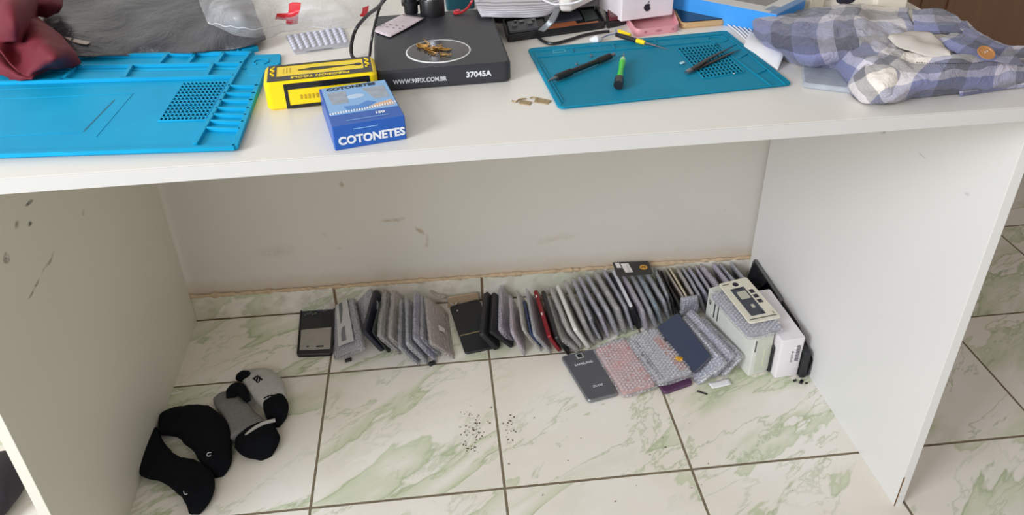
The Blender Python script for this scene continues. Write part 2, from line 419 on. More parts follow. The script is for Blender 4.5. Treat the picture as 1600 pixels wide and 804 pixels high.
pl = MB(); pl.plate([V((-.3155, -.4545, 0)), V((-.3006, -.4542, 0)), V((-.3103, .204, 0)), V((-.3252, .204, 0))], ZB-.0001, .0006, .0004, 2)
pl.build('side_panel', M_pl, desk, smooth=False)
pr = MB(); pr.plate([V((.9657, -.4288, 0)), V((.9806, -.4288, 0)), V((.9628, .186, 0)), V((.9479, .186, 0))], ZB-.0001, .0006, .0004, 2)
pp = pr.build('side_panel', M_pr, desk, smooth=False)
ce = MB(); ce.plate([V((.9657, -.4291, 0)), V((.9682, -.4291, 0)), V((.9682, -.4287, 0)), V((.9657, -.4287, 0))], .07, .0001, .0001, 2)
ce.build('bare_board', mat('chipboard', (120, 92, 62), .9, var=.25, vs=300), pp)
# ================================================================== MATS
def mat_material(name, col, dark):
    m = bpy.data.materials.new(name); m.use_nodes = True; t = NT(m)
    tc = t.n('ShaderNodeTexCoord').outputs['Object']
    t.l(t.mix(t.ramp(t.noise(tc, 9, 4, .6).outputs[0], (.3, .7)), lin(dark), lin(col)), t.b.inputs['Base Color'])
    t.b.inputs['Roughness'].default_value = .6; t.b.inputs['Specular IOR Level'].default_value = .25; t.bump(t.noise(tc, 500, 2).outputs[0], .15, .0005); return m
MB1 = mat_material('cyan_silicone', (4, 166, 212), (2, 154, 202))
MB2 = mat_material('teal_silicone', (4, 136, 168), (2, 124, 156))
Z = ZT
m1 = thing('repair_mat', 'large bright cyan silicone work mat with compartments and a square hole grid', 'work mat', U(250, 180, Z))
b = MB(); b.plate([U(-245, 256, Z), U(372, 236, Z), U(419, 112, Z), U(-70, 118, Z)], .0035, .006, .001)
b.plate([U(-72, 117.5, Z), U(406, 110, Z), U(398, 85, Z), U(-45, 96, Z)], .0035, .003, .001)
b.build('base_sheet', MB1, m1)
zt = Z + .0034; H1 = .0045
def ribs(b, L, z, w, h):
    for (x0, y0, x1, y1, *e) in L:
        ww, hh = (e + [w, h][len(e):])[:2] if e else (w, h)
        b.bar(U(x0, y0, z), U(x1, y1, z), ww, hh)
b = MB()
ribs(b, [(-240, 252, 368, 233, .006), (368, 233, 412, 112, .006), (306, 229, 379, 101, .005), (-60, 133, 366, 122, .005), (-55, 110, 380, 102, .004), (-45, 94, 392, 85, .005),
         (322, 204, 376, 206, .003), (328, 193, 382, 195, .003), (333, 183, 386, 184, .003), (338, 173, 391, 173, .003), (344, 161, 396, 161, .003), (350, 150, 400, 150, .003), (357, 138, 405, 138, .003),
         (379, 101, 392, 85, .004), (248, 104, 262, 88, .005), (294, 103, 306, 87, .005), (339, 102, 350, 86, .005), (194, 126, 206, 106, .005), (323, 122, 333, 103, .005), (98, 129, 118, 108, .005)], zt, .003, H1)
b.build('divider_rib', MB1, m1)
b = MB(); G4 = [U(248, 190, zt), U(327, 188, zt), U(362, 128, zt), U(287, 130, zt)]
for i in range(13): b.bar(bil(G4, i/12, 0), bil(G4, i/12, 1), .0022, .0016)
for i in range(13): b.bar(bil(G4, 0, i/12), bil(G4, 1, i/12), .0022, .0016)
b.build('hole_grid', MB1, m1)
hb_ = MB(); hb_.rings([[p + V((0, 0, .00002)) for p in G4], [p+V((0, 0, .0001)) for p in G4]])
hb_.build('grid_hole_shade', mat('shaded_cyan', (10, 108, 142), .6), m1)  # darker sheet under the lattice paints the shade inside the holes
b = MB(); ribs(b, [(0, 155, 208, 146, .0012, .0006), (208, 146, 150, 214, .0012, .0006), (0, 213, 130, 206, .0012, .0006), (0, 128+12, 360, 128, .0012, .0005), (0, 240, 300, 230, .0012, .0005)], zt, .001, .0006)
b.build('raised_line', MB1, m1)
b = MB(); ribs(b, [(130, 206, 179, 156, .0022, .0003)], zt, .001, .0003); b.build('groove_shade', mat('shaded_cyan', (10, 108, 142)), m1)  # thin darker bar, shade of a groove put in as colour
b = MB(); b.plate([U(388, 122, Z), U(408, 122, Z), U(439, 103, Z), U(384, 105, Z)], .004, .003, .001); b.plate([U(384, 105, Z), U(439, 103, Z), U(440, 88, Z), U(390, 90, Z)], .004, .004, .001)
c = U(408, 97, Z+.004)
for k in range(22):
    a0, a1 = math.radians(-60+300*k/22), math.radians(-60+300*(k+1)/22); r = .0095
    b.bar(c+V((r*math.cos(a0), r*math.sin(a0), 0)), c+V((r*math.cos(a1), r*math.sin(a1), 0)), .0016, .0014)
b.build('corner_tab', MB1, m1)
b = MB(); ribs(b, [(372, 84, 398, 74, .003, .008), (380, 86, 404, 80, .003, .008), (360, 83, 390, 72, .003, .007)], Z, .003, .01)
b.build('tool_slot', MB1, m1)
m2 = thing('repair_mat', 'smaller teal silicone work mat with small tools scattered on it', 'work mat', U(1030, 110, Z))
b = MB(); MC = [U(873, 172, Z), U(1238, 134, Z), U(1135, 51, Z), U(824, 79, Z)]
b.plate(MC, .0035, .007, .001); b.build('base_sheet', MB2, m2)
zt2 = Z+.0034; b = MB()
ribs(b, [(879, 168, 1228, 133, .002), (1228, 133, 1132, 54, .002), (828, 81, 1128, 54, .003), (830, 83, 876, 164, .003), (840, 90, 1112, 65, .002), (840, 90, 880, 160, .0012), (1112, 65, 1206, 135, .003),
         (1154, 91, 1168, 84, .0035), (1181, 116, 1197, 109, .0035), (1134, 76, 1149, 70, .0035), (895, 83, 893, 77, .003), (960, 77, 957, 70, .003), (1026, 71, 1022, 64, .003)], zt2, .002, .0014)
c = U(1121, 62, zt2)
for k in range(20):
    a0, a1 = math.radians(18*k), math.radians(18*(k+1)); r = .013
    b.bar(c+V((r*math.cos(a0), r*.8*math.sin(a0), 0)), c+V((r*math.cos(a1), r*.8*math.sin(a1), 0)), .0016, .0012)
b.build('divider_rib', MB2, m2)
G5 = [U(1099, 123, zt2), U(1163, 113, zt2), U(1119, 70, zt2), U(1058, 76, zt2)]
b = MB()
for i in range(12):
    b.bar(bil(G5, i/11, 0), bil(G5, i/11, 1), .0022, .0014); b.bar(bil(G5, 0, i/11), bil(G5, 1, i/11), .0022, .0014)
b.build('hole_grid', MB2, m2)
hb_ = MB(); hb_.rings([[p + V((0, 0, .00002)) for p in G5], [p+V((0, 0, .0001)) for p in G5]]); hb_.build('grid_hole_shade', mat('shaded_teal', (10, 92, 118), .6), m2)  # shade of the grid holes painted as a darker teal sheet
b = MB(); ribs(b, [(865, 83, 884, 81, .0008), (884, 81, 882, 77, .0008), (882, 77, 864, 79, .0008), (864, 79, 865, 83, .0008)], zt2, .001, .0004); b.build('raised_line', mat('pale_teal', (90, 180, 200)), m2)
# ================================================================== YELLOW TOOL BOX
M_yel = mat('yellow_plastic', (250, 216, 10), .35, var=.02)
zt = Z + .034
ybl = U(419, 175, Z); ydir = (U(582, 157, Z) - ybl); ydir.z = 0; ydir.normalize(); yn = V((-ydir.y, ydir.x, 0)); YL, YD = .127, .058
yc = [ybl, ybl+ydir*YL, ybl+ydir*YL+yn*YD, ybl+yn*YD]
yb = thing('tool_box', 'yellow and black precision tool case beside the cyan mat', 'tool box', sum(yc, V())/4)
b = MB(); b.plate(yc, .034, .008, .003); b.build('shell', M_yel, yb)
top = [p + V((0, 0, .0341)) for p in yc]
def ringband(q0, q1, h):
    b = MB()
    for i in range(4):
        j = (i+1) % 4; pts = [q0[i], q0[j], q1[j], q1[i]]
        b.rings([pts, [p+V((0, 0, h)) for p in pts]])
    return b
ringband(quad(top, .035, .07, .965, .93), quad(top, .11, .30, .89, .84), .0003).build('black_border', M_black, yb, smooth=False)
text('lettering', 'PRECISION TOOLS', .0078, M_yel, yb, bil(top, .5, .185)+V((0, 0, .0004)), -ydir, -yn, sx=1.02, bold=.0002)
for (u0, s) in ((.073, 1), (.927, -1)):
    b = MB()
    for k in range(2):
        pts = [bil(top, u0 + s*.018*math.sin(i*1.4+k), .34+.05*i*1.0) + V((0, 0, .0005)) for i in range(11)]
        b.tube(smooth_path(pts, 3), .0006, 5)
    b.build('scroll_ornament', M_yel, yb)
# picture of the tool on the lid
b = MB(); L_ = [(.30, .0012), (.36, .002), (.42, .0042), (.5, .0045), (.58, .0036), (.66, .0018), (.78, .0015), (.83, .0015)]
lo = [bil(top, u, .56) + yn*(-w_) for u, w_ in L_]; hi = [bil(top, u, .56) + yn*w_ for u, w_ in L_]
for i in range(len(L_)-1):
    pts = [lo[i], lo[i+1], hi[i+1], hi[i]]; b.rings([pts, [p+V((0, 0, .0003)) for p in pts]])
b.lathe(bil(top, .845, .56), [(.0042, 0), (.0042, .0003)], 14)
b.build('tool_picture', mat('printed_dark', (48, 44, 34), .5, var=.3, vs=600), yb, smooth=False)
b = MB()
for k in range(3): b.bar(bil(top, .17+.03*k, .45)+V((0, 0, .0002)), bil(top, .17+.03*k, .72)+V((0, 0, .0002)), .0007, .0002, .00005)
b.build('small_print', mat('faint_print', (196, 160, 20), .5), yb)
# front face
fr = [yc[0]-yn*.0002, yc[1]-yn*.0002, yc[1]+V((0, 0, .034))-yn*.0002, yc[0]+V((0, 0, .034))-yn*.0002]
def fring(c, u0, v0, u1, v1, w, wv):
    b = MB(); q0, q1 = quad(c, u0, v0, u1, v1), quad(c, u0+w, v0+wv, u1-w, v1-wv)
    for i in range(4):
        j = (i+1) % 4; pts = [q0[i], q0[j], q1[j], q1[i]]; b.rings([pts, [p-yn*.0003 for p in pts]])
    return b
fring(fr, .17, .04, .93, .92, .03, .12).build('black_border', M_black, yb, smooth=False)
decal('black_label', quad(fr, .18, .72, .92, .93), M_black, yb, .0004, up=-yn)
fm = MB()
for k in range(9):
    q4 = quad(fr, .30+.035*k, .34, .318+.035*k, .50); fm.rings([q4, [p-yn*.0003 for p in q4]])
fm.build('faint_marks', mat('faint_print', (196, 160, 20)), yb, smooth=False)
# ================================================================== COTTON SWAB BOX
M_blue = mat('blue_card', (28, 88, 176), .35, var=.03); M_lblue = mat('pale_blue_card', (132, 178, 226), .35, var=.03); M_sky = mat('sky_print', (70, 132, 205), .35)
hz = .027
cf = [U(524, 236, Z), U(636, 217, Z)]
cd = cf[1]-cf[0]; CW = cd.length; cd.normalize(); cn = V((-cd.y, cd.x, 0)); CD = (U(497, 137, Z+hz)-U(519, 196, Z+hz)).length; 
cb = [cf[0], cf[1], cf[1]+cn*CD, cf[0]+cn*CD]
sb = thing('swab_box', 'blue and pale blue cotton swab carton with a window, near the desk front edge', 'box', sum(cb, V())/4)
b = MB(); b.plate(cb, hz, .0012, .0007, 2); b.build('carton', M_blue, sb, smooth=False)
tp = [p+V((0, 0, hz+.0001)) for p in cb]
decal('pale_panel', quad(tp, .03, .26, .985, .985), M_lblue, sb, .0002)
for (u0, u1) in ((.09, .36), (.60, .93)):
    pts = [bil(tp, u0, .84), bil(tp, u1, .84), bil(tp, u1 - (.02 if u0 < .5 else 0), .52), bil(tp, u0+(.02 if u0 < .5 else .12), .52)]
    wdw = decal('window', pts, mat('swab_window', (150, 160, 174), .12, var=.15, vs=120), sb, .0004)
b = MB(); cc = bil(tp, .47, .66)
b.rings([[cc + cd*.0095*math.cos(a)+cn*.0055*math.sin(a) + V((0, 0, h)) for a in (2*math.pi*k/20 for k in range(20))] for h in (.0001, .0004)]); b.build('round_badge', mat('pale_badge', (190, 210, 235), .4), sb, smooth=False)
b = MB(); b.rings([[p+V((0, 0, h)) for p in [bil(tp, .30, .30), bil(tp, .55, .34), bil(tp, .72, .44), bil(tp, .60, .50), bil(tp, .45, .42), bil(tp, .25, .44)]] for h in (.0003, .0005)]); b.build('printed_wave', M_sky, sb, smooth=False)
decal('printed_skin', [bil(tp, .5, .3), bil(tp, .96, .32), bil(tp, .93, .44), bil(tp, .72, .40)], mat('skin_print', (222, 178, 140), .4), sb, .0004)
b = MB()
for k in range(26):
    f = k/25; p = bil(tp, .04+.93*f, .29+.16*max(0, f-.45)+.015*math.sin(f*5)) + V((0, 0, .0006)); b.tube([p-cn*.0016, p, p+cn*.0016], [.0007, .0012, .0007], 6)
b.build('printed_swab_row', M_wprint, sb)
text('lettering', 'COTONETES', .0100, M_ink, sb, bil(tp, .46, .92)+V((0, 0, .0004)), cd, cn, bold=.0003, sx=.95)
text('lettering', 'COTONETES', .0122, M_wprint, sb, (cf[0]*.48+cf[1]*.52)+V((0, 0, hz*.36))-cn*.0003, cd, V((0, 0, 1)), bold=.0005, sx=.98)
text('lettering', '150', .007, M_wprint, sb, bil(tp, .70, .17)+V((0, 0, .0004)), cd, cn, bold=.0003)
b = MB(); b.bar(bil(tp, .22, .09)+V((0, 0, .0003)), bil(tp, .80, .09)+V((0, 0, .0003)), .0010, .0002, .00005); b.build('small_print', M_lblue, sb)
q4 = quad([cf[0], cf[1], cf[1]+V((0, 0, hz)), cf[0]+V((0, 0, hz))], .28, .78, .62, .81); decal('small_print', q4, M_lblue, sb, .0003, up=-cn)
# ================================================================== MICROSCOPE STAND
zt = Z + .026
st4 = [U(596, 137, Z), U(800, 121, Z), U(800, 121, Z), U(596, 137, Z)]
a, bq = U(584, 113, zt), U(799, 97, zt); dd = (bq-a); dd.z = 0; W_ = dd.length; dd.normalize(); nn = V((-dd.y, dd.x, 0))
nn2 = (U(769, 20, zt)-bq); nn2.z = 0; nn2.normalize(); DP = .215
sc = [a, bq, bq+nn2*DP, a+nn*DP*.99]; sc = [V((p.x, p.y, Z)) for p in sc]
stn = thing('microscope_stand', 'black metal microscope stand base with a round plate and chrome post', 'microscope stand', sum(sc, V())/4)
b = MB(); b.plate(sc, .026, .010, .003, 6); b.build('base', mat('black_powder_coat', (48, 49, 56), .48, var=.08, bump=.25, bs=500), stn)
dc = U(685, 80, zt)
b = MB(); b.lathe(dc, [(.0405, -.001), (.0405, .0006), (.039, .0012), (.0385, .0006), (.0380, -.001)], 56); b.build('plate_rim', mat('white_rim', (225, 225, 222), .3), stn)
b = MB(); b.lathe(dc, [(.0382, -.001), (.0382, .0009), (.036, .0011), (.001, .0011)], 56); b.build('stage_plate', mat('dark_plate', (60, 58, 60), .22, var=.15), stn)
fo = (a*.5+bq*.5); n_ = -nn
text('lettering', 'WWW.99FIX.COM.BR', .0078, M_wprint, stn, V((0, 0, 0))+a+dd*W_*.325+V((0, 0, -.0145))-nn*.0003, dd, V((0, 0, 1)), sx=.84, bold=.0001)
text('lettering', '37045A', .0096, M_wprint, stn, a+dd*W_*.755+V((0, 0, -.0120))-nn*.0003, dd, V((0, 0, 1)), sx=1.0, bold=.0003)
cc = U(676, 22, zt); cc.z = zt
b = MB(); b.lathe(cc, [(.0175, 0), (.0175, .022), (.0165, .024), (.012, .024)], 32); b.build('post_collar', M_black, stn)
b = MB(); b.lathe(cc+V((0, 0, .022)), [(.0125, 0), (.0125, .003), (.0118, .0035), (.0118, .35), (.011, .352)], 32); b.build('post', M_chrome, stn)
b = MB(); kc = cc+V((-.030, .012, .03))
b.lathe(kc, [(.010, -.03), (.010, -.018), (.013, -.018), (.013, -.012), (.009, -.012), (.009, 0), (.012, 0), (.012, .006)], 16); b.box(kc+V((.012, 0, -.004)), (.02, .01, .01)); b.build('clamp_knob', M_black, stn)
# gold connector bits on the plate
protos = []
for i in range(30):
    random.seed(40+i)
    fx, fy = random.uniform(-.017, .015), random.gauss(.001, .0085)
    p = dc + V((fx*.95-.005, fy-fx*.9, .0013+.0007*(i//7))); an = random.uniform(-1.3, .4); ln = random.uniform(.006, .013)
    d = V((math.cos(an), math.sin(an), 0))
    b = MB(); b.bar(p-d*ln/2, p+d*ln/2, random.choice([.0018, .0028, .0024]), .0006, .0001)
    q = V((-d.y, d.x, 0)); b.bar(p+d*ln/2, p+d*ln/2+q*.004, .0022, .0006, .0001); b.tube([p-d*ln/2, p-d*ln/2-q*.002+V((0, 0, .002))], .0008, 6)
    tag(b.build('connector', M_gold), 'tiny gold flex connector lying in the pile on the round plate', 'connector', 'gold connectors on the round plate')
# paper slip on stand
zs = zt+.0006
b = MB(); q4 = [U(580, 47, Z+.026), U(609, 58, zs+.0008), U(663, 28, zs+.003), U(630, 22, zs)]
sl = thing('paper_slip', 'small pinkish white paper slip with handwriting on the black stand', 'paper', sum(q4, V())/4)
b.grid(patch([[(580, 47, zs), (594, 53, zs+.001), (609, 58, zs+.001)], [(606, 34, zs+.002), (620, 38, zs+.0035), (636, 44, zs+.002)], [(630, 22, zs), (646, 25, zs+.001), (663, 28, zs+.0035)]], 4)); b.build('sheet', mat('pink_paper', (214, 198, 204), .7), sl, solid=.0003)
b = MB()
for k in range(9):
    px = 588+k*5 + (k > 4)*0; py = 36 + (k % 2)*4 + k*.6; b.bar(U(px, py, zs+.0042), U(px+3.4, py+.4, zs+.0042), .0016, .0002, .00005)
b.build('handwriting', M_ink, sl)
# ================================================================== CABLES / BACKGROUND CLUTTER
def cable(name, pts, r, m, label, cat='cable', n=7):
    b = MB(); b.tube(smooth_path([U(*p) for p in pts], 8), r, n); return tag(b.build(name, m), label, cat)
cable('usb_cable', [(572, 96, Z+.003), (552, 90, Z+.004), (549, 72, Z+.016), (556, 46, Z+.032), (574, 24, Z+.055), (594, 8, Z+.078), (606, -14, Z+.10), (612, -60, Z+.10)], .0024, mat('cable_rubber', (34, 31, 34), .35), 'black cable curving up in a loop behind the yellow case')
cable('usb_cable', [(560, 99, Z+.003), (575, 96, Z+.004), (581, 60, Z+.034), (589, 26, Z+.056), (597, 0, Z+.078), (604, -30, Z+.09)], .0018, mat('cable_rubber', (34, 31, 34)), 'thin straight black cable rising beside the black stand')
cable('red_wire', [(742, -20, Z+.05), (738, 0, Z+.044), (731, 12, Z+.032), (722, 19, Z+.0285), (712, 21, Z+.028), (710, 18, Z+.0285), (718, 16, Z+.030)], .0018, mat('red_silicone', (196, 44, 52), .35), 'short red wire with its end on the black stand', 'wire')
cable('white_wire', [(810, -40, Z+.045), (842, -6, Z+.042), (856, 3, Z+.040), (872, 7, Z+.038), (905, 2, Z+.050), (940, -20, Z+.06)], .0014, mat('white_rubber', (222, 220, 222), .4), 'thin white wire crossing the grey striped pouch', 'wire')
# teal and dark parts behind the post
b = MB(); b.plate([U(698, 18, Z), U(742, 14, Z), U(738, -25, Z), U(692, -22, Z)], .03, .004, .002); tag(b.build('component_tray', mat('teal_tray', (24, 82, 96), .4)), 'dark teal tray behind the chrome post', 'tray')
# striped pouch
def stripes(name, a, b_, scale, axis=1, dist=0):
    m = bpy.data.materials.new(name); m.use_nodes = True; t = NT(m)
    uv = t.n('ShaderNodeTexCoord').outputs['UV']; wv = t.n('ShaderNodeTexWave'); wv.bands_direction = 'XY'[axis]
    wv.inputs['Scale'].default_value = scale; wv.inputs['Distortion'].default_value = dist; wv.inputs['Detail Scale'].default_value = 3; t.l(uv, wv.inputs['Vector'])
    t.l(t.mix(t.ramp(wv.outputs[0], (.25, .75)), lin(a), lin(b_)), t.b.inputs['Base Color']); t.b.inputs['Roughness'].default_value = .45; return m
b = MB(); b.grid(patch([[(752, 26, Z+.030), (800, 27, Z+.029), (848, 26, Z+.028), (872, 12, Z+.029)], [(745, 12, Z+.036), (800, 12, Z+.040), (850, 10, Z+.036), (885, 2, Z+.034)], [(736, -20, Z+.036), (800, -22, Z+.042), (860, -22, Z+.038), (905, -24, Z+.034)]], 5, .001, 40))
tag(b.build('striped_pouch', stripes('grey_stripes', (150, 148, 156), (206, 202, 208), 4.2, 1, .8), solid=-.003), 'pale grey finely striped pouch lying across the clutter behind the stand', 'pouch')
b = MB(); b.plate([U(771, 36, Z), U(787, 36, Z), U(872, -12, Z), U(760, 8, Z)], .020, .003, .001); tag(b.build('battery_pack', M_black2), 'black block under the grey striped pouch', 'battery')
# white charger
cq = [U(875, 18, Z+.028), U(892, 19, Z+.028), U(942, -6, Z+.028), U(866, -10, Z+.028)]
b = MB(); b.plate(cq, .028, .004, .002); tag(b.build('charger', mat('charger_white', (226, 220, 214), .35)), 'white charger block resting above the opened phone', 'charger')
b = MB(); b.plate([U(862, 26, Z), U(935, 20, Z), U(945, -14, Z), U(860, -10, Z)], .0275, .004, .001); tag(b.build('card_box', mat('grey_card', (150, 146, 148), .6)), 'grey cardboard carton under the white charger', 'box')
# opened phone
op = [U(793, 67, Z), U(946, 45, Z), U(930, 20, Z), U(786, 40, Z)]
ph = thing('opened_phone', 'opened black phone with bare circuit board and battery, behind the teal mat', 'phone', sum(op, V())/4)
b = MB(); b.plate(op, .006, .006, .001)
for i in range(4):
    j = (i+1) % 4; ins = .0012
    b.bar(op[i]*.985+op[j]*.015+V((0, 0, .005)), op[j]*.985+op[i]*.015+V((0, 0, .005)), .0024, .006)
b.build('housing', M_black, ph)
ot = [p+V((0, 0, .0062)) for p in op]
b = MB(); b.plate(quad(ot, .03, .22, .33, .80), .0042, .002, .0006); b.build('camera_module', mat('grey_metal', (120, 122, 126), .35, .6), ph)
b = MB()
for (u, v, s) in ((.07, .4, .05), (.15, .6, .05), (.22, .42, .06), (.28, .62, .03), (.1, .68, .03)): b.plate([p+V((0, 0, .0042)) for p in quad(ot, u, v, u+s, v+s*2.4)], .0016, .0008, .0003)
b.build('metal_clip', M_steel, ph)
b = MB(); b.plate(quad(ot, .40, .12, .72, .38), .0022, .001, .0004); b.plate(quad(ot, .62, .08, .94, .2), .0022, .001, .0004); b.build('flex_ribbon', mat('copper_flex', (172, 100, 66), .4, var=.2), ph)
b = MB(); b.plate(quad(ot, .42, .42, .80, .9), .0036, .002, .0006); b.build('battery', mat('battery_grey', (66, 66, 78), .45, var=.2), ph)
b = MB(); b.plate(quad(ot, .82, .3, .96, .9), .003, .001, .0004)
b.build('circuit_board', mat('pcb_dark', (46, 58, 54), .4, var=.4, vs=400), ph)
b = MB(); b.grid(patch([[(841, 47, Z+.012), (850, 50, Z+.012)], [(856, 32, Z+.028), (867, 34, Z+.027)], [(868, 12, Z+.038), (876, 14, Z+.037)]], 4)); tag(b.build('spudger', mat('grey_spudger', (128, 130, 134), .35, .3), solid=.0012), 'flat grey pry tool leaning over the opened phone', 'pry tool')
cable('cable_loop', [(840, 58, Z+.004), (852, 66, Z+.003), (866, 68, Z+.003), (890, 62, Z+.003), (912, 55, Z+.003), (940, 50, Z+.003), (952, 49, Z+.003)], [.0022]*49, M_black, 'glossy black cable lying in front of the opened phone')
b = MB(); b.plate([U(948, 46, Z), U(978, 39, Z), U(972, 20, Z), U(944, 4, Z)], .010, .004, .0015); tag(b.build('phone', M_glass), 'black phone lying between the opened phone and the pink case', 'phone')
b = MB(); b.plate([U(952, 34, Z+.0102), U(975, 30, Z+.0102), U(958, 0, Z+.0102), U(945, 2, Z+.0102)], .006, .003, .001); tag(b.build('phone_case', mat('dark_red_case', (92, 30, 36), .4)), 'dark red case peeking out left of the white phone box', 'phone case')
# pink case (open tray)
zc = Z
pk = [U(993, 58, zc), U(1061, 50, zc), U(1047, 12, zc), U(966, 20, zc)]
pc = thing('phone_case', 'pale pink silicone phone case lying open side up under the white box', 'phone case', sum(pk, V())/4)
M_pink = mat('pink_silicone', (218, 152, 160), .5, var=.03)
b = MB(); b.plate(pk, .0022, .009, .001)
b.build('back', M_pink, pc)
def rimwall(c, rad, th, h, seg=6):
    c = [V(x) for x in c]
    def ol(ins):
        o = []
        for i in range(4):
            p, a_, b_ = c[i], (c[i-1]-c[i]).normalized(), (c[(i+1) % 4]-c[i]).normalized(); p = p+(a_+b_)*ins; r = rad-ins
            for k in range(seg+1):
                an = k/seg*math.pi/2; o.append(p + a_*r*(1-math.sin(an)) + b_*r*(1-math.cos(an)))
        return o
    A, B = ol(0), ol(th); up = V((0, 0, 1)); m = len(A); b = MB()
    rs = [A, [p+up*h*.9 for p in A], [p*.7+q*.3+up*h for p, q in zip(A, B)], [q+up*h*.95 for q in B], B]
    b.rings(rs, caps=False); return b
rimwall(pk, .009, .002, .0105).build('rim', M_pink, pc)
M_pd = mat('pink_port_shade', (188, 120, 130), .5)  # darker pink painted as the shade inside the port openings
e = (pk[1]-pk[0]).normalized(); en = V((e.y, -e.x, 0))
b = MB()
for (u, wd) in ((.22, .0045), (.52, .010), (.85, .004)):
    p = pk[0]+(pk[1]-pk[0])*u + V((0, 0, .0055))
    b.rings([[p+e*wd*.5*math.cos(a_)+V((0, 0, 1))*.0018*math.sin(a_)+en*h for a_ in (2*math.pi*k/12 for k in range(12))] for h in (-.0005, .0004)])
b.build('port_cutout', M_pd, pc)
# white phone box with logo
b4 = [U(970, 34, Z+.0110), U(1051, 23, Z+.0110)]; e = (b4[1]-b4[0]); e.z = 0; bw = e.length; e.normalize(); en = V((-e.y, e.x, 0))
bx = [b4[0], b4[0]+e*bw, b4[0]+e*bw+en*.075, b4[0]+en*.075]
pbx = thing('phone_box', 'white phone carton with a dark fruit logo standing above the pink case', 'box', sum(bx, V())/4)
b = MB(); b.plate(bx, .045, .0015, .0008, 2); b.build('carton', mat('white_box_card', (232, 222, 226), .35), pbx, smooth=False)
lc = b4[0]+e*bw*.49+V((0, 0, .016))-en*.0003; s = .0058
def fruit(s):
    o = []
    for k in range(40):
        a_ = 2*math.pi*k/40; r = 1 + .06*math.cos(4*a_) ; x, y = math.cos(a_)*r*.92, math.sin(a_)*r
        if y > .6: y -= .22*math.exp(-(x/.25)**2)
        if y < -.75: y += .12*math.exp(-(x/.2)**2)
        if x > .3: # bite
            dx, dy = x-1.12, y-.22; d_ = math.hypot(dx, dy)
            if d_ < .55: x = 1.12 + dx/d_*.55; y = .22 + dy/d_*.55
        o.append((x*s, y*s))
    return o
b = MB(); up = V((0, 0, 1))
b.rings([[lc + e*x + up*y - en*h for x, y in fruit(s)] for h in (0, .0003)])
lf = [(.0, 1.05), (.08, 1.35), (.38, 1.6), (.36, 1.3), (.15, 1.08)]
b.rings([[lc + e*x*s + up*y*s - en*h for x, y in lf] for h in (0, .0003)])
b.build('logo', M_ink, pbx, smooth=False)
b = MB(); b.rings([[lc + e*(.007*math.cos(a_)-.010) + up*(.003*math.sin(a_)+.0215) - en*h for a_ in (2*math.pi*k/20 for k in range(20))] for h in (0, .0004)]); b.build('oval_print', mat('oval_dark', (60, 40, 44), .4), pbx)
# gold-framed phone
gq = [U(1064, 46, Z), U(1134, 40, Z), U(1112, -14, Z), U(1036, -6, Z)]
gp = thing('phone', 'black glass phone with a pale gold frame beside the pink case', 'phone', sum(gq, V())/4)
b = MB(); b.plate(gq, .0085, .008, .002, 6); b.build('frame', mat('pale_gold', (214, 178, 132), .35, .3), gp)
b = MB(); b.plate(quad([p+V((0, 0, .0083)) for p in gq], .02, .02, .98, .98), .0012, .007, .0004, 6); b.build('screen', M_glass, gp)
# blue/white phone box
zb = Z; hh = .030
c0 = U(1214, 23, Z+hh); c1 = U(1096, 0, Z+hh); c2 = U(1268, -4, Z+hh)
e1 = (c1-c0).normalized(); e2 = (c2-c0).normalized()
bx = [c0, c0+e1*.16, c0+e1*.16+e2*.085, c0+e2*.085]; bx = [V((p.x, p.y, Z)) for p in bx]
bb_ = thing('phone_box', 'flat bright blue carton with pale printed top behind the plaid shirt', 'box', sum(bx, V())/4)
b = MB(); b.plate(bx, hh, .0015, .0008, 2); b.build('carton', mat('bright_blue_card', (58, 150, 228), .4, var=.02), bb_, smooth=False)
tp = [p+V((0, 0, hh+.0001)) for p in [bx[1], bx[0], bx[3], bx[2]]]
decal('pale_top', quad(tp, .0, .0, 1, 1), mat('pale_grey_print', (200, 198, 196), .4), bb_, .0003)
decal('printed_handset', quad([p+V((0, 0, .0004)) for p in tp], .35, .3, .82, .72), mat('grey_print', (128, 122, 122), .4), bb_, .0002)
decal('printed_mark', quad([p+V((0, 0, .0004)) for p in tp], .86, .10, .93, .38), mat('steel_blue_print', (128, 142, 162), .4), bb_, .0002)
decal('blue_corner', quad([p+V((0, 0, .0004)) for p in tp], .93, .0, 1, 1), mat('mid_blue_print', (92, 130, 178), .4), bb_, .0002)
# boxes at the back right
def cartonb(fl, fr_, z, h, dep, m, name, label, printm=None, pf=None):
    a_, b_ = U(*fl, z), U(*fr_, z); e_ = (b_-a_); L = e_.length; e_.normalize(); n_ = V((-e_.y, e_.x, 0))
    c_ = [a_, b_, b_+n_*dep, a_+n_*dep]; o = thing(name, label, 'box', sum(c_, V())/4)
    q = MB(); q.plate(c_, h, .0015, .0008, 2); q.build('carton', m, o, smooth=False)
    if pf: pf(o, c_, e_, n_, L)
    return o
def pf1(o, c_, e_, n_, L):
    q = MB(); up = V((0, 0, 1))
    for (u, z, r) in ((.42, .020, .014), (.08, .024, .007)):
        p = c_[0]+e_*L*u+up*z-n_*.0003
        q.rings([[p+e_*r*math.cos(a_)+up*r*.45*math.sin(a_)-n_*h for a_ in (2*math.pi*k/20 for k in range(20))] for h in (0, .0003)])
    q.build('printed_oval', M_ink, o, smooth=False)
cartonb((1284, 22), (1362, 19), Z, .05, .09, mat('cream_card', (222, 214, 200), .5), 'phone_box', 'cream carton with dark oval prints behind the shirt collar', pf=pf1)
cartonb((1366, 22), (1414, 19), Z, .05, .09, mat('ivory_card', (232, 222, 208), .5), 'phone_box', 'plain ivory carton at the back corner of the desk')
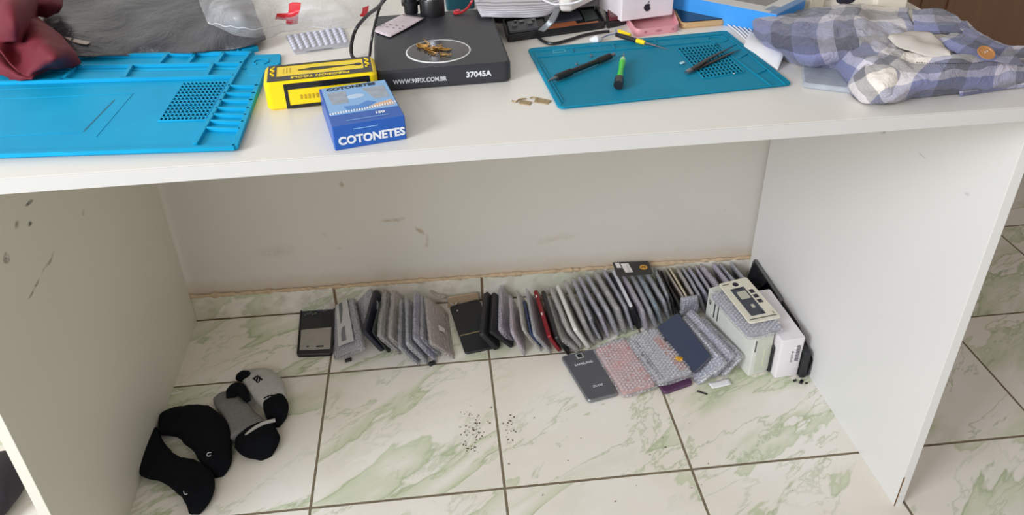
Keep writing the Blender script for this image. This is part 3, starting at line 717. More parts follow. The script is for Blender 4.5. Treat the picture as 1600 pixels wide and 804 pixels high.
cartonb((1262, 30), (1284, 28), Z, .04, .03, mat('beige_card', (190, 180, 160), .6), 'phone_box', 'narrow beige carton between the blue and cream cartons')
# white strips and wires near shirt
for i in range(7):
    x = 1138+i*6
    q = MB(); q.tube(smooth_path([U(x-4, 36-i*.6, Z+.002), U(x+12, 48, Z+.003), U(x+34, 68+i, Z+.0015)], 5), .0012, 6)
    tag(q.build('cable', mat('white_rubber', (222, 220, 222))), 'thin white cable in the bundle between teal mat and plaid shirt', 'cable', 'thin white cables left of the shirt')
b = MB(); b.grid(patch([[(1160, 78, Z+.001), (1185, 92, Z+.001), (1215, 110, Z+.001)], [(1166, 62, Z+.006), (1190, 72, Z+.010), (1225, 84, Z+.012)], [(1172, 48, Z+.004), (1195, 55, Z+.01), (1230, 60, Z+.012)]], 4)); tag(b.build('paper', mat('white_paper', (226, 224, 226), .7), solid=.0004), 'crumpled white paper under the left edge of the plaid shirt', 'paper')
# ================================================================== SMALL TOOLS ON TEAL MAT
zm = Z + .0048
def driver(name, label, p0, p1, segs):
    """segs: (u0,u1,r0,r1,material,part)"""
    rmax = max(max(s_[2], s_[3]) for s_ in segs); a_ = U(*p0, zm+rmax); b_ = U(*p1, zm+rmax)
    o = thing(name, label, 'screwdriver', V(((a_+b_)/2).to_tuple()[:2]+(zm,)))
    for (u0, u1, r0, r1, m, part) in segs:
        n = 5; q = MB(); q.tube([a_.lerp(b_, u0+(u1-u0)*k/n) for k in range(n+1)], [(r0+(r1-r0)*k/n) for k in range(n+1)], 12); q.build(part, m, o)
    return o
driver('screwdriver', 'black pen screwdriver with silver tips on the teal mat', (857, 126), (960, 85), [(0, .13, .0008, .003, M_steel, 'tip'), (.11, .32, .0042, .0045, M_black2, 'grip'), (.32, .76, .0033, .0033, M_black, 'barrel'), (.74, .93, .0043, .0040, M_black2, 'grip'), (.92, 1, .0028, .0022, M_steel, 'cap')])
M_grn = mat('bright_green', (60, 205, 60), .3, var=.02)
driver('screwdriver', 'short bright green screwdriver with black end cap on the teal mat', (966, 133), (975, 84), [(0, .18, .0056, .0056, M_black, 'end_cap'), (.16, .42, .0045, .0032, M_grn, 'handle'), (.42, .72, .0032, .0042, M_grn, 'handle'), (.70, .82, .0042, .0034, mat('pale_green', (168, 220, 170), .3), 'collar'), (.82, 1, .0009, .0007, M_steel, 'tip')])
driver('screwdriver', 'thin black and yellow screwdriver crossing the back edge of the teal mat', (963, 54), (1042, 77), [(0, .12, .0030, .0032, M_black, 'end_cap'), (.10, .42, .0032, .0030, M_black2, 'grip'), (.42, .5, .0032, .0030, M_yel, 'band'), (.5, .58, .0034, .0026, M_yel, 'collar'), (.58, .80, .0018, .0014, M_steel, 'shaft'), (.80, 1, .0009, .0005, M_steel, 'tip')])
b = MB(); b.bar(U(966, 50, zm+.0015), U(985, 57, zm+.002), .003, .004); b.build('yellow_stripe', M_yel, [o for o in COL.objects if o.name.startswith('screwdriver')][-1])
tw = thing('tweezers', 'black pointed tweezers lying over the hole grid of the teal mat', 'tweezers', U(1108, 94, zm))
b = MB(); e0 = U(1074, 112, zm+.002); ma = U(1108, 92, zm+.003)
b.tube([e0, U(1088, 104, zm+.004), U(1108, 91, zm+.0045), U(1130, 80, zm+.004), U(1145, 73, zm+.003)], [.003, .0036, .003, .0018, .0006], 8, .45); b.build('arm', M_black, tw)
b = MB(); b.tube([e0, U(1090, 106, zm+.002), U(1114, 96, zm+.0015), U(1138, 85, zm+.0015), U(1157, 77, zm+.0012)], [.003, .0036, .003, .0018, .0006], 8, .45); b.build('arm', M_black, tw)
b = MB(); b.tube([U(1073, 113, zm+.0022), U(1079, 109, zm+.0026)], [.0033, .0036], 10, .6); b.build('end_ring', M_steel, tw)
# bits
def small(name, label, cat, px, py, s, m, sh='screw'):
    p = U(px, py, zm); q = MB()
    if sh == 'screw': q.lathe(p, [(s, 0), (s, s*.6), (s*.4, s*.7), (s*.4, s*2)], 10)
    else: q.box(p+V((0, 0, s*.25)), (s*2, s*1.1, s*.5), .6, s*.1)
    tag(q.build(name, m), label, cat)
small('screw', 'tiny silver screw standing by the black pen screwdriver grip', 'screw', 901, 101, .0018, M_steel)
small('screw', 'tiny silver screw near the far end of the black screwdriver', 'screw', 924, 88, .0018, M_steel)
small('plastic_chip', 'tiny clear plastic chip left of the tweezers', 'chip', 1066, 99, .0035, mat('clear_chip', (170, 205, 215), .1), 'b')
small('plastic_chip', 'tiny white fleck below the hole grid', 'chip', 1147, 115, .0013, M_white, 'b')
b = MB(); b.tube(smooth_path([U(922, 62, Z+.004), U(932, 62, Z+.005), U(940, 60, Z+.004)], 4), [.002, .003, .0045, .0055, .006, .0055, .004, .003, .002], 10); tag(b.build('cotton_wad', mat('cotton', (226, 226, 230), .95, bump=.8)), 'small white cotton wad behind the teal mat', 'cotton')
cable('thin_probe', [(940, 59, Z+.003), (950, 55, Z+.004), (962, 52, Z+.006), (962, 46, Z+.010)], .0011, mat('blue_grey_wire', (110, 122, 150), .4), 'thin blue grey wire beside the cotton wad', 'wire')
# flex cables left of teal mat
b = MB(); b.tube(smooth_path([U(800, 157, Z+.001), U(806, 159, Z+.001), U(812, 155, Z+.0015), U(822, 154, Z+.001)], 5), .0009, 6); fz = b
b.plate([U(810, 162, Z), U(828, 165, Z), U(831, 160, Z), U(814, 157, Z)], .0012, .0008, .0003)
tag(b.build('flex_cable', mat('flex_brown', (158, 134, 98), .4, .2, var=.25, vs=300)), 'small brown flex cable on the desk, left one of the pair before the teal mat', 'flex cable')
b = MB(); b.tube(smooth_path([U(828, 153, Z+.001), U(834, 152, Z+.0015), U(840, 155, Z+.001)], 5), .0009, 6)
b.plate([U(834, 160, Z), U(856, 163, Z), U(862, 158, Z), U(838, 153, Z)], .0012, .0008, .0003)
tag(b.build('flex_cable', mat('flex_brown', (158, 134, 98))), 'brown flex cable touching the front left edge of the teal mat', 'flex cable')
# clear case under shirt
b = MB(); cq = [U(1254, 138, Z), U(1352, 150, Z), U(1320, 104, Z), U(1252, 108, Z)]
tag((b.plate(cq, .007, .004, .0015), b)[1].build('plastic_case', clear('clear_case', (205, 212, 222), .6, .15, .05)), 'flat clear plastic case half under the plaid shirt', 'plastic case')
# blister sheet
q4 = [U(460, 86, Z), U(548, 73, Z), U(536, 44, Z), U(446, 57, Z)]
bs_ = thing('bubble_sheet', 'small clear bubble sheet with square cells behind the yellow case', 'bubble wrap', sum(q4, V())/4)
b = MB(); b.plate(q4, .0022, .003, .0008); b.build('sheet', clear('clear_sheet', (214, 214, 224), .6, .2, .3), bs_)
b = MB()
for i in range(9):
    for j in range(6):
        p = bil(q4, (i+.5)/9, .16+.82*(j+.5)/6*.97) + V((0, 0, .0021)); b.lathe(p, [(.0035, 0), (.0032, .0018), (.0018, .0028)], 8)
o = b.build('bubble', mat('bubble_pale', (200, 200, 212), .18), bs_); o['kind'] = 'stuff'
b = MB(); b.bar(U(478, 81, Z+.003), U(520, 75, Z+.003), .0012, .0004); b.build('crease_shade', M_ink, bs_)  # dark bar paints the shade along a crease
# ================================================================== BAGS AND CLOTHS
M_bag = bpy.data.materials.new('dark_grey_film'); M_bag.use_nodes = True; t = NT(M_bag)
tc = t.n('ShaderNodeTexCoord').outputs['Object']; nz = t.noise(tc, 14, 6, .6, 1.5)
t.l(t.mix(nz.outputs[0], lin((46, 48, 54)), lin((80, 80, 86))), t.b.inputs['Base Color']); t.b.inputs['Roughness'].default_value = .33; t.bump(nz.outputs[0], .9, .009)
b = MB()
rows = []
for r, (yo, zo) in enumerate([(0, .002), (-22, .010), (-48, .014), (-80, .012), (-115, .012), (-150, .01)]):
    row = []
    for (x, y) in ((64, 66), (85, 84), (120, 89), (180, 88), (240, 86), (300, 83), (350, 78), (385, 72), (416, 61)):
        xx = x + (-yo)*(-.12 if x > 300 else .1); z_ = Z + zo + .006 + .004*math.sin(x*.05+r*1.7) + .003*math.sin(x*.021*(r+1))
        row.append((xx - (x > 380)*(-yo)*.25, y+yo, z_))
    rows.append(row)
b.grid(patch(rows, 6, .0022, 26, Z+.0051))
gb = thing('plastic_bag', 'dark grey crumpled plastic bag spread behind the cyan mat', 'bag', U(230, 40, Z))
b.build('film', M_bag, gb, solid=.0006)
b = MB(); b.grid(patch([[(102, 60, Z+.018), (118, 67, Z+.0185), (135, 70, Z+.018)], [(100, 57, Z+.0195), (122, 62, Z+.020), (142, 66, Z+.0185)]], 4)); b.build('torn_label', mat('torn_white', (196, 184, 176), .7), gb, solid=.0004)
b = MB(); b.lathe(U(226, 66, Z+.0155), [(.004, 0), (.003, .0012), (.001, .0016)], 7); b.build('yellow_speck', mat('speck', (150, 150, 60), .6), gb)
# clear bag
cbg = thing('plastic_bag', 'clear crumpled plastic bag with red print behind the yellow case', 'bag', U(470, 20, Z))
rows = [[(333, 48, Z+.012), (362, 60, Z+.010), (400, 64, Z+.010), (440, 50, Z+.005), (485, 44, Z+.004), (530, 44, Z+.004), (565, 38, Z+.004), (590, 22, Z+.012)],
        [(322, 30, Z+.026), (360, 36, Z+.040), (400, 38, Z+.034), (440, 34, Z+.022), (485, 30, Z+.022), (530, 26, Z+.026), (568, 22, Z+.022), (600, 10, Z+.02)],
        [(312, 4, Z+.030), (355, 10, Z+.055), (400, 14, Z+.048), (445, 12, Z+.038), (490, 8, Z+.045), (535, 6, Z+.040), (575, 0, Z+.03), (610, -8, Z+.02)],
        [(300, -30, Z+.02), (350, -25, Z+.05), (400, -22, Z+.05), (450, -22, Z+.04), (490, -25, Z+.05), (540, -25, Z+.04), (585, -25, Z+.03), (622, -30, Z+.02)]]
G = patch(rows, 7, .0045, 38, Z+.002, 3)
b = MB(); b.grid(G); b.build('film', clear('clear_film', (226, 226, 230), .36, .10, 1.0), cbg)
def subgrid(G, i0, i1, j0, j1, off=.0006): return [[p + V((0, -.3, 1))*off for p in r[j0:j1]] for r in G[i0:i1]]
M_red = mat('red_print', (214, 40, 54), .35)
b = MB(); b.grid(subgrid(G, 5, 16, 22, 26)); b.build('red_print', M_red, cbg)
b = MB(); b.grid(subgrid(G, 8, 13, 19, 23)); b.build('red_print', M_red, cbg)
b = MB(); b.grid(subgrid(G, 6, 12, 41, 44)); b.build('red_print', M_red, cbg)
b = MB(); b.tube([p+V((0, 0, .0006)) for p in G[0]], .0008, 5); b.tube([p+V((0, 0, .0008)) for p in G[5][:26]], .0006, 5); b.build('folded_seam', mat('film_edge', (226, 226, 228), .2), cbg)
# red cloth
M_cl = bpy.data.materials.new('maroon_fabric'); M_cl.use_nodes = True; t = NT(M_cl)
tc = t.n('ShaderNodeTexCoord').outputs['Object']
t.l(t.mix(t.noise(tc, 20, 3).outputs[0], lin((96, 20, 32)), lin((122, 28, 42))), t.b.inputs['Base Color']); t.b.inputs['Roughness'].default_value = .75; t.bump(t.noise(tc, 900, 2).outputs[0], .3, .0004)
rc = thing('cloth', 'maroon red fabric bundle folded over the left end of the cyan mat', 'cloth', U(40, 90, Z))
def sheet(rows, name, m, parent, n=6, wob=.0045, ws=30, solid=-.0016, zmin=None, seed=0):
    q = MB(); q.grid(patch(rows, n, wob, ws, zmin, seed)); return q.build(name, m, parent, solid=solid, ang=80)
z5 = Z+.009
sheet([[(-60, 60, z5), (-20, 66, z5+.02), (20, 68, z5+.04), (40, 66, z5+.03), (52, 45, z5+.012)], [(-60, 20, z5+.02), (-20, 26, z5+.06), (18, 30, z5+.075), (45, 30, z5+.055), (60, 22, z5+.02)], [(-60, -30, z5+.02), (-20, -20, z5+.07), (25, -12, z5+.085), (60, -8, z5+.06), (82, -14, z5+.03)], [(-60, -80, z5), (0, -60, z5+.04), (40, -50, z5+.05), (80, -45, z5+.04), (100, -50, z5+.01)]], 'upper_fold', M_cl, rc)
sheet([[(48, 23, z5+.028), (70, 26, z5+.022), (90, 20, z5+.016)], [(50, 6, z5+.055), (74, 6, z5+.048), (96, 8, z5+.028)], [(58, -14, z5+.06), (80, -14, z5+.05), (98, -10, z5+.03)]], 'back_fold', M_cl, rc)
sheet([[(-30, 62, z5+.035), (0, 80, z5+.03), (20, 104, z5+.012), (38, 124, z5+.001), (52, 125, z5+.001)], [(0, 46, z5+.048), (22, 66, z5+.030), (38, 90, z5+.018), (52, 110, z5+.012), (66, 114, z5+.003)], [(30, 24, z5+.052), (48, 48, z5+.046), (66, 72, z5+.043), (86, 92, z5+.034), (92, 108, z5+.006)], [(44, 22, z5+.04), (66, 38, z5+.042), (90, 58, z5+.034), (112, 80, z5+.020), (124, 100, z5+.002)], [(50, 24, z5+.01), (72, 38, z5+.012), (96, 58, z5+.008), (116, 80, z5+.004), (126, 100, z5)]], 'front_fold', M_cl, rc, 7)
sheet([[(-30, 108, z5), (0, 117, z5), (18, 122, z5), (34, 126, z5), (48, 126, z5)], [(-30, 88, z5+.015), (-4, 96, z5+.014), (14, 108, z5+.010), (32, 120, z5+.005), (50, 124, z5+.001)], [(-30, 70, z5+.022), (-4, 78, z5+.020), (16, 92, z5+.012), (36, 114, z5+.004), (54, 122, z5+.001)]], 'hem', M_cl, rc)
sheet([[(18, 129, z5-.004), (26, 130, z5-.004), (40, 128, z5-.004)], [(12, 116, z5+.001), (24, 118, z5+.002), (46, 120, z5+.001)]], 'corner', M_cl, rc)
# plaid shirt
def plaid():
    m = bpy.data.materials.new('plaid_cotton'); m.use_nodes = True; t = NT(m)
    uv = t.n('ShaderNodeTexCoord').outputs['UV']; sep = t.n('ShaderNodeSeparateXYZ'); t.l(uv, sep.inputs[0])
    def band(s, ph):
        r = t.n('ShaderNodeValToRGB'); r.color_ramp.interpolation = 'CONSTANT'; cr = r.color_ramp
        t.l(t.math('FRACT', t.math('ADD', s, ph)), r.inputs[0])
        st = [(0, (240, 232, 224)), (.30, (140, 144, 184)), (.46, (76, 78, 100)), (.60, (126, 130, 170)), (.76, (214, 208, 218)), (.86, (128, 126, 132))]
        cr.elements[0].position = 0; cr.elements[0].color = (*lin(st[0][1]), 1); cr.elements[1].position = st[1][0]; cr.elements[1].color = (*lin(st[1][1]), 1)
        for p, c in st[2:]: e = cr.elements.new(p); e.color = (*lin(c), 1)
        return r.outputs[0]
    a, b_ = band(sep.outputs[0], .0), band(sep.outputs[1], .15)
    c = t.mix(.52, a, b_)
    c = t.mix(.32, c, t.mix(1.0, a, b_, 'MULTIPLY'))
    w_ = t.n('ShaderNodeTexCoord').outputs['Object']
    t.l(t.mix(t.math('MULTIPLY', t.noise(w_, 1400, 1).outputs[0], .15), c, (.3, .3, .36)), t.b.inputs['Base Color'])
    t.b.inputs['Roughness'].default_value = .85; t.b.inputs['Sheen Weight'].default_value = .2
    t.bump(t.noise(w_, 45, 5, .6, 1.2).outputs[0], .7, .008); return m
M_pd2 = plaid()
sh = thing('shirt', 'crumpled blue white and grey plaid shirt with a tan button at the desk corner', 'shirt', U(1400, 90, Z))
def cloth(rows, name, us, vs, u0=0, v0=0, n=8, wob=.002, ws=34, seed=0, zmin=Z+.001, rot=0):
    q = MB(); G = patch(rows, n, wob, ws, zmin, seed); q.grid(G)
    for p in q.v:
        if p.z > zmin+.006:
            w1 = p*19 + V((seed*2, 3, 0)) + V((noise.noise(p*9), 0, 0))*2
            p.z += .0042*(.35-abs(noise.noise(w1))*2) + .0022*(.3-abs(noise.noise(w1*2.4))*2)
            p.z = max(p.z, zmin+.002)
    for k, (a_, b_) in list(q.uv.items()):
        x, y = a_*us*.72, b_*vs*.85; q.uv[k] = (u0 + x*math.cos(rot)-y*math.sin(rot), v0 + x*math.sin(rot)+y*math.cos(rot))
    return q.build(name, M_pd2, sh, solid=-.0014, ang=180)
# back-left body roll
cloth([[(1232, 96, Z+.001), (1262, 104, Z+.001), (1300, 108, Z+.001), (1345, 112, Z+.001), (1400, 116, Z+.001), (1470, 100, Z+.001)],
       [(1190, 62, Z+.016), (1226, 84, Z+.024), (1276, 92, Z+.030), (1330, 84, Z+.034), (1392, 78, Z+.036), (1460, 82, Z+.040)],
       [(1176, 44, Z+.020), (1216, 56, Z+.036), (1270, 62, Z+.044), (1326, 60, Z+.048), (1388, 58, Z+.048), (1456, 68, Z+.050)],
       [(1180, 32, Z+.020), (1222, 34, Z+.036), (1272, 36, Z+.040), (1322, 32, Z+.050), (1372, 34, Z+.046), (1440, 48, Z+.050)],
       [(1206, 22, Z+.014), (1246, 20, Z+.026), (1290, 20, Z+.028), (1336, 16, Z+.044), (1368, 22, Z+.036), (1420, 26, Z+.044)],
       [(1210, 14, Z+.001), (1250, 10, Z+.002), (1295, 10, Z+.004), (1338, 8, Z+.02), (1370, 10, Z+.012), (1420, 12, Z+.02)]], 'body', 1.5, 1.0, .3, .1, wob=.0035)
# front roll / sleeve
cloth([[(1298, 102, Z+.001), (1322, 138, Z+.001), (1345, 158, Z+.001), (1388, 162, Z+.001), (1430, 152, Z+.001), (1490, 146, Z+.001), (1560, 140, Z+.001), (1620, 130, Z+.001)],
       [(1300, 92, Z+.020), (1330, 120, Z+.018), (1352, 142, Z+.014), (1390, 152, Z+.016), (1436, 138, Z+.022), (1500, 130, Z+.022), (1560, 124, Z+.020), (1620, 118, Z+.016)],
       [(1316, 76, Z+.034), (1346, 98, Z+.036), (1372, 112, Z+.034), (1404, 118, Z+.034), (1446, 116, Z+.036), (1506, 108, Z+.038), (1564, 102, Z+.032), (1620, 98, Z+.026)],
       [(1345, 64, Z+.044), (1376, 78, Z+.048), (1402, 86, Z+.046), (1430, 92, Z+.044), (1466, 94, Z+.046), (1516, 92, Z+.048), (1566, 92, Z+.038), (1620, 90, Z+.03)],
       [(1366, 62, Z+.036), (1392, 64, Z+.042), (1420, 68, Z+.042), (1450, 74, Z+.042), (1486, 82, Z+.042), (1526, 84, Z+.042), (1570, 86, Z+.034), (1620, 86, Z+.026)]], 'front_panel', 2.0, .8, .55, .35, wob=.004, seed=2)
# cuff roll
cloth([[(1322, 138, Z+.004), (1346, 158, Z+.003), (1372, 162, Z+.004), (1400, 160, Z+.006)], [(1330, 122, Z+.024), (1352, 138, Z+.022), (1378, 142, Z+.024), (1400, 148, Z+.018)],
       [(1350, 104, Z+.036), (1368, 112, Z+.038), (1392, 118, Z+.038), (1408, 132, Z+.026)], [(1368, 98, Z+.034), (1388, 102, Z+.040), (1408, 108, Z+.040), (1420, 124, Z+.028)]], 'cuff', .9, .7, .05, .5, wob=.003, seed=5, rot=.6)
# light inner facing
inn = sheet([[(1386, 64, Z+.048), (1420, 80, Z+.047), (1456, 88, Z+.047), (1490, 92, Z+.046)], [(1392, 58, Z+.052), (1424, 62, Z+.054), (1462, 70, Z+.054), (1486, 86, Z+.05)], [(1402, 54, Z+.050), (1432, 52, Z+.052), (1462, 60, Z+.053), (1482, 78, Z+.05)]], 'inner_facing', mat('pale_lining', (196, 188, 180), .85, bump=.4, bs=60), sh)
# collar and placket standing up at the back, then draping to the right
cloth([[(1432, 50, Z+.050), (1462, 52, Z+.052), (1496, 54, Z+.050), (1520, 50, Z+.045)], [(1428, 30, Z+.056), (1456, 32, Z+.058), (1486, 34, Z+.056), (1508, 32, Z+.05)], [(1424, 14, Z+.050), (1450, 14, Z+.052), (1476, 16, Z+.05), (1480, 18, Z+.046)]], 'collar', .55, .5, .3, .4, wob=.0012, seed=7)
cloth([[(1458, 60, Z+.050), (1486, 80, Z+.046), (1520, 92, Z+.044), (1560, 98, Z+.040), (1600, 100, Z+.03)], [(1480, 54, Z+.054), (1506, 66, Z+.052), (1540, 76, Z+.050), (1572, 82, Z+.044), (1610, 84, Z+.032)], [(1496, 38, Z+.050), (1522, 54, Z+.050), (1548, 68, Z+.048), (1580, 76, Z+.044), (1610, 78, Z+.03)], [(1510, 34, Z+.040), (1530, 50, Z+.038), (1552, 66, Z+.038), (1590, 74, Z+.036), (1615, 74, Z+.03)]], 'placket', 1.1, .6, .2, .2, wob=.002, seed=9)
cloth([[(1500, 150, Z+.001), (1560, 141, Z+.001), (1625, 134, Z+.001)], [(1500, 138, Z+.010), (1560, 130, Z+.011), (1625, 122, Z+.010)], [(1510, 128, Z+.012), (1565, 122, Z+.013), (1625, 112, Z+.011)]], 'shirt_tail', .8, .3, .42, .55, wob=.001)
bc = U(1540, 83, Z+.0535); q = MB()
R_ = Matrix.Rotation(.5, 3, 'X'); prof = [(.0001, 0), (.0075, 0), (.0082, .0008), (.0080, .0018), (.0066, .0016), (.0062, .001), (.0001, .001)]
q.rings([[bc + R_ @ V((math.cos(2*math.pi*k/28)*r*1.15, math.sin(2*math.pi*k/28)*r*1.15, z_)) for k in range(28)] for r, z_ in prof]); bt = q.build('button', mat('tan_button', (176, 122, 70), .35), sh)
q = MB()
for (x, y) in ((-.0014, 0), (.0014, .001)): q.tube([bc+R_ @ V((x, y-.0008, .0016)), bc+R_ @ V((x, y+.0010, .0019))], .0005, 6)
q.build('thread', M_wprint, bt)
b = MB()
for k in range(26):
    f = k/25; p = U(1432+100*f, 97.5+1.5*math.sin(f*3), Z+.047); b.tube([p, p+V((.0002, -.002, .0006))], .0004, 4)
b.build('overlock_stitch', M_ink, sh)
# ================================================================== UNDER THE DESK: wrapped screens row
def solve(tb_, tf_, bf_, Wd=.066, zb=0):
    best = None; B = U(*bf_, zb)
    for k in range(10, 100):
        h = zb + k*.001; T, Q = U(*tf_, h), U(*tb_, h); e_ = T-B; d_ = Q-T
        if d_.length < .02: continue
        c_ = ((e_.length-Wd)/.012)**2 + (e_.dot(d_)/e_.length/d_.length/.22)**2 + (max(0, d_.length-.155)/.01)**2 + (max(0, .11-d_.length)/.02)**2
        if best is None or c_ < best[0]: best = (c_, T, Q, B)
    c_, T, Q, B = best; d_ = Q-T
    L = min(max(d_.length, .10), .158); d_.normalize(); e_ = T-B; e_ -= d_*e_.dot(d_)*.6; L2 = min(max(e_.length, .045), .078); e_ = e_.normalized()*L2
    # keep the far end off the wall
    far = max((B+d_*L).y, (B+e_+d_*L).y)
    lim = .190
    if far > lim: L -= (far-lim)/max(d_.y, .3)
    return [B, B+d_*L, B+d_*L+e_, B+e_]
def pillow(c, th, seed=0, n=26, m=12, amp=.0012, flap=.006):
    """soft wrapped slab: c = bottom-front, bottom-back, top-back, top-front"""
    c = [V(x) for x in c]; n_ = (c[1]-c[0]).cross(c[3]-c[0]).normalized(); b = MB(); G = []
    def thick(f, g):
        a = max(0, 1-abs(2*f-1)**9); q = max(0, 1-abs(2*g-1)**7); return .50+.50*(a*q)**.5
    base = []
    for sgn in (1, -1):
        G = []
        for i in range(m+1):
            r = []
            for j in range(n+1):
                f, g = j/n, i/m; p = bil((c[0], c[1], c[2], c[3]), f, g)
                ns = noise.noise(p*70+V((seed*7, 0, sgn*3)))
                k = thick(f, g)*(1+.22*ns); ed = 1 if (i in (0, m) or j in (0, n)) else 0
                p = p + n_*sgn*th/2*k + (c[1]-c[0]).normalized()*flap*.25*ns*ed
                p = p + n_*noise.noise((p-n_*n_.dot(p-c[0]))*25+V((seed, 0, 0)))*amp*1.3
                # round the corners of the outline
                cu, cv = min(f, 1-f)*n, min(g, 1-g)*m
                if cu < 2 and cv < 2: p = p.lerp(bil((c[0], c[1], c[2], c[3]), .5, .5), .02*(2-cu)*(2-cv)*.5)
                r.append(p)
            G.append(r)
        base.append(len(b.v)); b.grid(G)
    loop = [(0, j) for j in range(n)] + [(i, n) for i in range(m)] + [(m, j) for j in range(n, 0, -1)] + [(i, 0) for i in range(m, 0, -1)]
    K = len(loop); mids = []
    for q, (i, j) in enumerate(loop):
        A_, B_ = b.v[base[0]+i*(n+1)+j], b.v[base[1]+i*(n+1)+j]
        out = ((A_+B_)/2 - bil((c[0], c[1], c[2], c[3]), min(max(j/n, .12), .88), min(max(i/m, .2), .8))).normalized()
        mids.append(len(b.v)); b.v.append((A_+B_)/2 + out*(th*.22+.0008*noise.noise(A_*120)))
    for q in range(K):
        q2 = (q+1) % K; a0, a1 = base[0]+loop[q][0]*(n+1)+loop[q][1], base[0]+loop[q2][0]*(n+1)+loop[q2][1]
        b0, b1 = base[1]+loop[q][0]*(n+1)+loop[q][1], base[1]+loop[q2][0]*(n+1)+loop[q2][1]
        b.f.append((a0, a1, mids[q2], mids[q])); b.f.append((mids[q], mids[q2], b1, b0))
    for p in b.v: p.z = max(p.z, .0004)
    return b
WR = [bubble('bubble_film_grey', (222, 222, 230), .48, 150, .6), bubble('bubble_film_lilac', (224, 218, 234), .48, 150, .6), bubble('bubble_film_warm', (226, 220, 216), .48, 150, .6), bubble('bubble_film_clear', (226, 224, 230), .30, 128, .6)]
CORE = {}
def core(col):
    k = 'screen_%d_%d_%d' % col
    return mat(k, col, .35, var=.08)
GRP = 'wrapped screens in the row against the wall'
def wrapped(label, tb_, tf_, bf_, th, col, wr=0, corners=None, group=None, name='wrapped_screen', cat='wrapped screen'):
    c = corners or solve(tb_, tf_, bf_)
    th *= (.00115 if c[0].x < .47 or th > 11.5 or corners else .00150); i = len(CORE); CORE[i] = 1
    col = tuple(min(235, int(x*1.12)) for x in col)
    o = thing(name, label, cat, V(((c[0]+c[1])/2).to_tuple()[:2]+(0,)), group)
    n_ = (c[1]-c[0]).cross(c[3]-c[0]).normalized()
    mid = sum(c, V())/4
    k = [mid+(p-mid)*.90 for p in c]; k = [p - n_*th*.28 for p in k]
    b = MB(); n2 = (k[2]-k[0]).cross(k[3]-k[1]).normalized()
    # plate() orients by normal z, so build the core symmetric by hand
    q = MB(); q.plate(k, th*.56 if n2.z >= 0 or abs(n2.z) < 1e-6 else th*.56, .005, .0008)
    lowest = min(p.z for p in q.v)
    if lowest < .0006:
        for p in q.v: p.z += .0006-lowest
    cm = sum(q.v, V())/len(q.v); sh_ = n_*((mid-cm).dot(n_))
    for p in q.v: p += sh_
    q.build('screen', core(col), o)
    pillow(c, th, i).build('bubble_wrap', WR[wr], o, ang=180)
    return o
def solid(label, tb_, tf_, bf_, th, m, name='phone', cat='phone', rad=.007, corners=None, bev=.0018):
    c = corners or solve(tb_, tf_, bf_); th *= .001
    n_ = (c[1]-c[0]).cross(c[3]-c[0]).normalized(); b = MB()
    b.plate([p for p in c], th, rad, bev); cm = sum(b.v, V())/len(b.v); mid = sum(c, V())/4
    for p in b.v: p += n_*((mid-cm).dot(n_))
    lo = min(p.z for p in b.v)
    for p in b.v: p.z += max(0, .0003-lo)
    o = thing(name, label, cat, V((mid.x, mid.y, 0))); b.build('body', m, o); return o, c, n_
M_navy = mat('navy_case', (40, 42, 56), .4); M_dgreen = mat('dark_green_grey', (48, 56, 52), .4)
g0, g1, g2, g3 = (160, 162, 168), (132, 134, 144), (184, 178, 176), (92, 96, 110)
R3 = 'wrapped screen'
# leftmost: carcass lying on the floor
fc = [U(464, 558, .0002), U(520, 556, .0002), U(524, 479, .0002), U(470, 487, .0002)]
cs = thing('gutted_phone', 'empty black phone frame with silver battery bay at the left end of the row', 'gutted phone', sum(fc, V())/4)
b = MB(); b.plate(fc, .004, .007, .001); b.build('tray', M_black, cs)
rimwall(fc, .007, .0022, .0075).build('rim', M_black, cs)
ft = [p+V((0, 0, .0041)) for p in fc]
b = MB(); b.plate(quad(ft, .07, .11, .93, .54), .0012, .001, .0004); b.build('battery_bay', mat('bare_magnesium', (168, 164, 158), .45, .25, var=.08), cs)
b = MB(); b.plate(quad(ft, .26, .16, .32, .19), .0016, .0006, .0003); b.plate(quad(ft, .53, .15, .74, .18), .0016, .0006, .0003); b.build('slot', M_black, cs)
b = MB(); random.seed(3)
for k in range(9):
    u = .12+.075*k; v = .88+random.uniform(-.04, .04); b.plate(quad(ft, u, v, u+.06, v+.04), random.uniform(.0008, .002), .0006, .0002)
b.build('connector_row', mat('grey_bits', (96, 100, 104), .4, .4), cs)
b = MB(); b.plate(quad(ft, .62, .55, .93, .84), .0006, .001, .0002); b.build('dark_recess', M_black2, cs)
# pack with a label (face up, leaning on the next)
c = [U(522, 563, .001), U(521, 477, .001), U(552, 462, .030), U(571, 546, .030)]
o = wrapped('bubble pack with white bordered label at the left end of the row', None, None, None, 6, (176, 176, 186), 0, corners=c)
n_ = (c[1]-c[0]).cross(c[3]-c[0]).normalized(); n_ = n_ if n_.z > 0 else -n_
lab = [p+n_*.0080 for p in (bil(c, .16, .22), bil(c, .97, .22), bil(c, .97, .75), bil(c, .16, .75))]
decal('white_label', lab, mat('label_white', (206, 204, 208), .5), o, .0006)
decal('grey_stripe', [bil(lab, u, v)+n_*.0009 for u, v in ((.07, .25), (.93, .25), (.93, .55), (.07, .55))], mat('stripe_grey', (120, 122, 128), .4), o, .0003)
wrapped('pale bubble pack leaning on the skirting left of the navy case', None, None, None, 6, g0, 0, corners=[U(566, 522, .001), U(548, 470, .001), U(572, 436, .055), U(594, 480, .05)])
solid('navy blue phone case standing on edge near the left end of the row', (586, 449), (567, 518), (598, 551), 10, M_navy, 'phone_case', 'phone case')
solid('thin dark green grey panel just right of the navy case', (594, 468), (581, 518), (608, 553), 4, M_dgreen, 'screen_panel', 'screen')
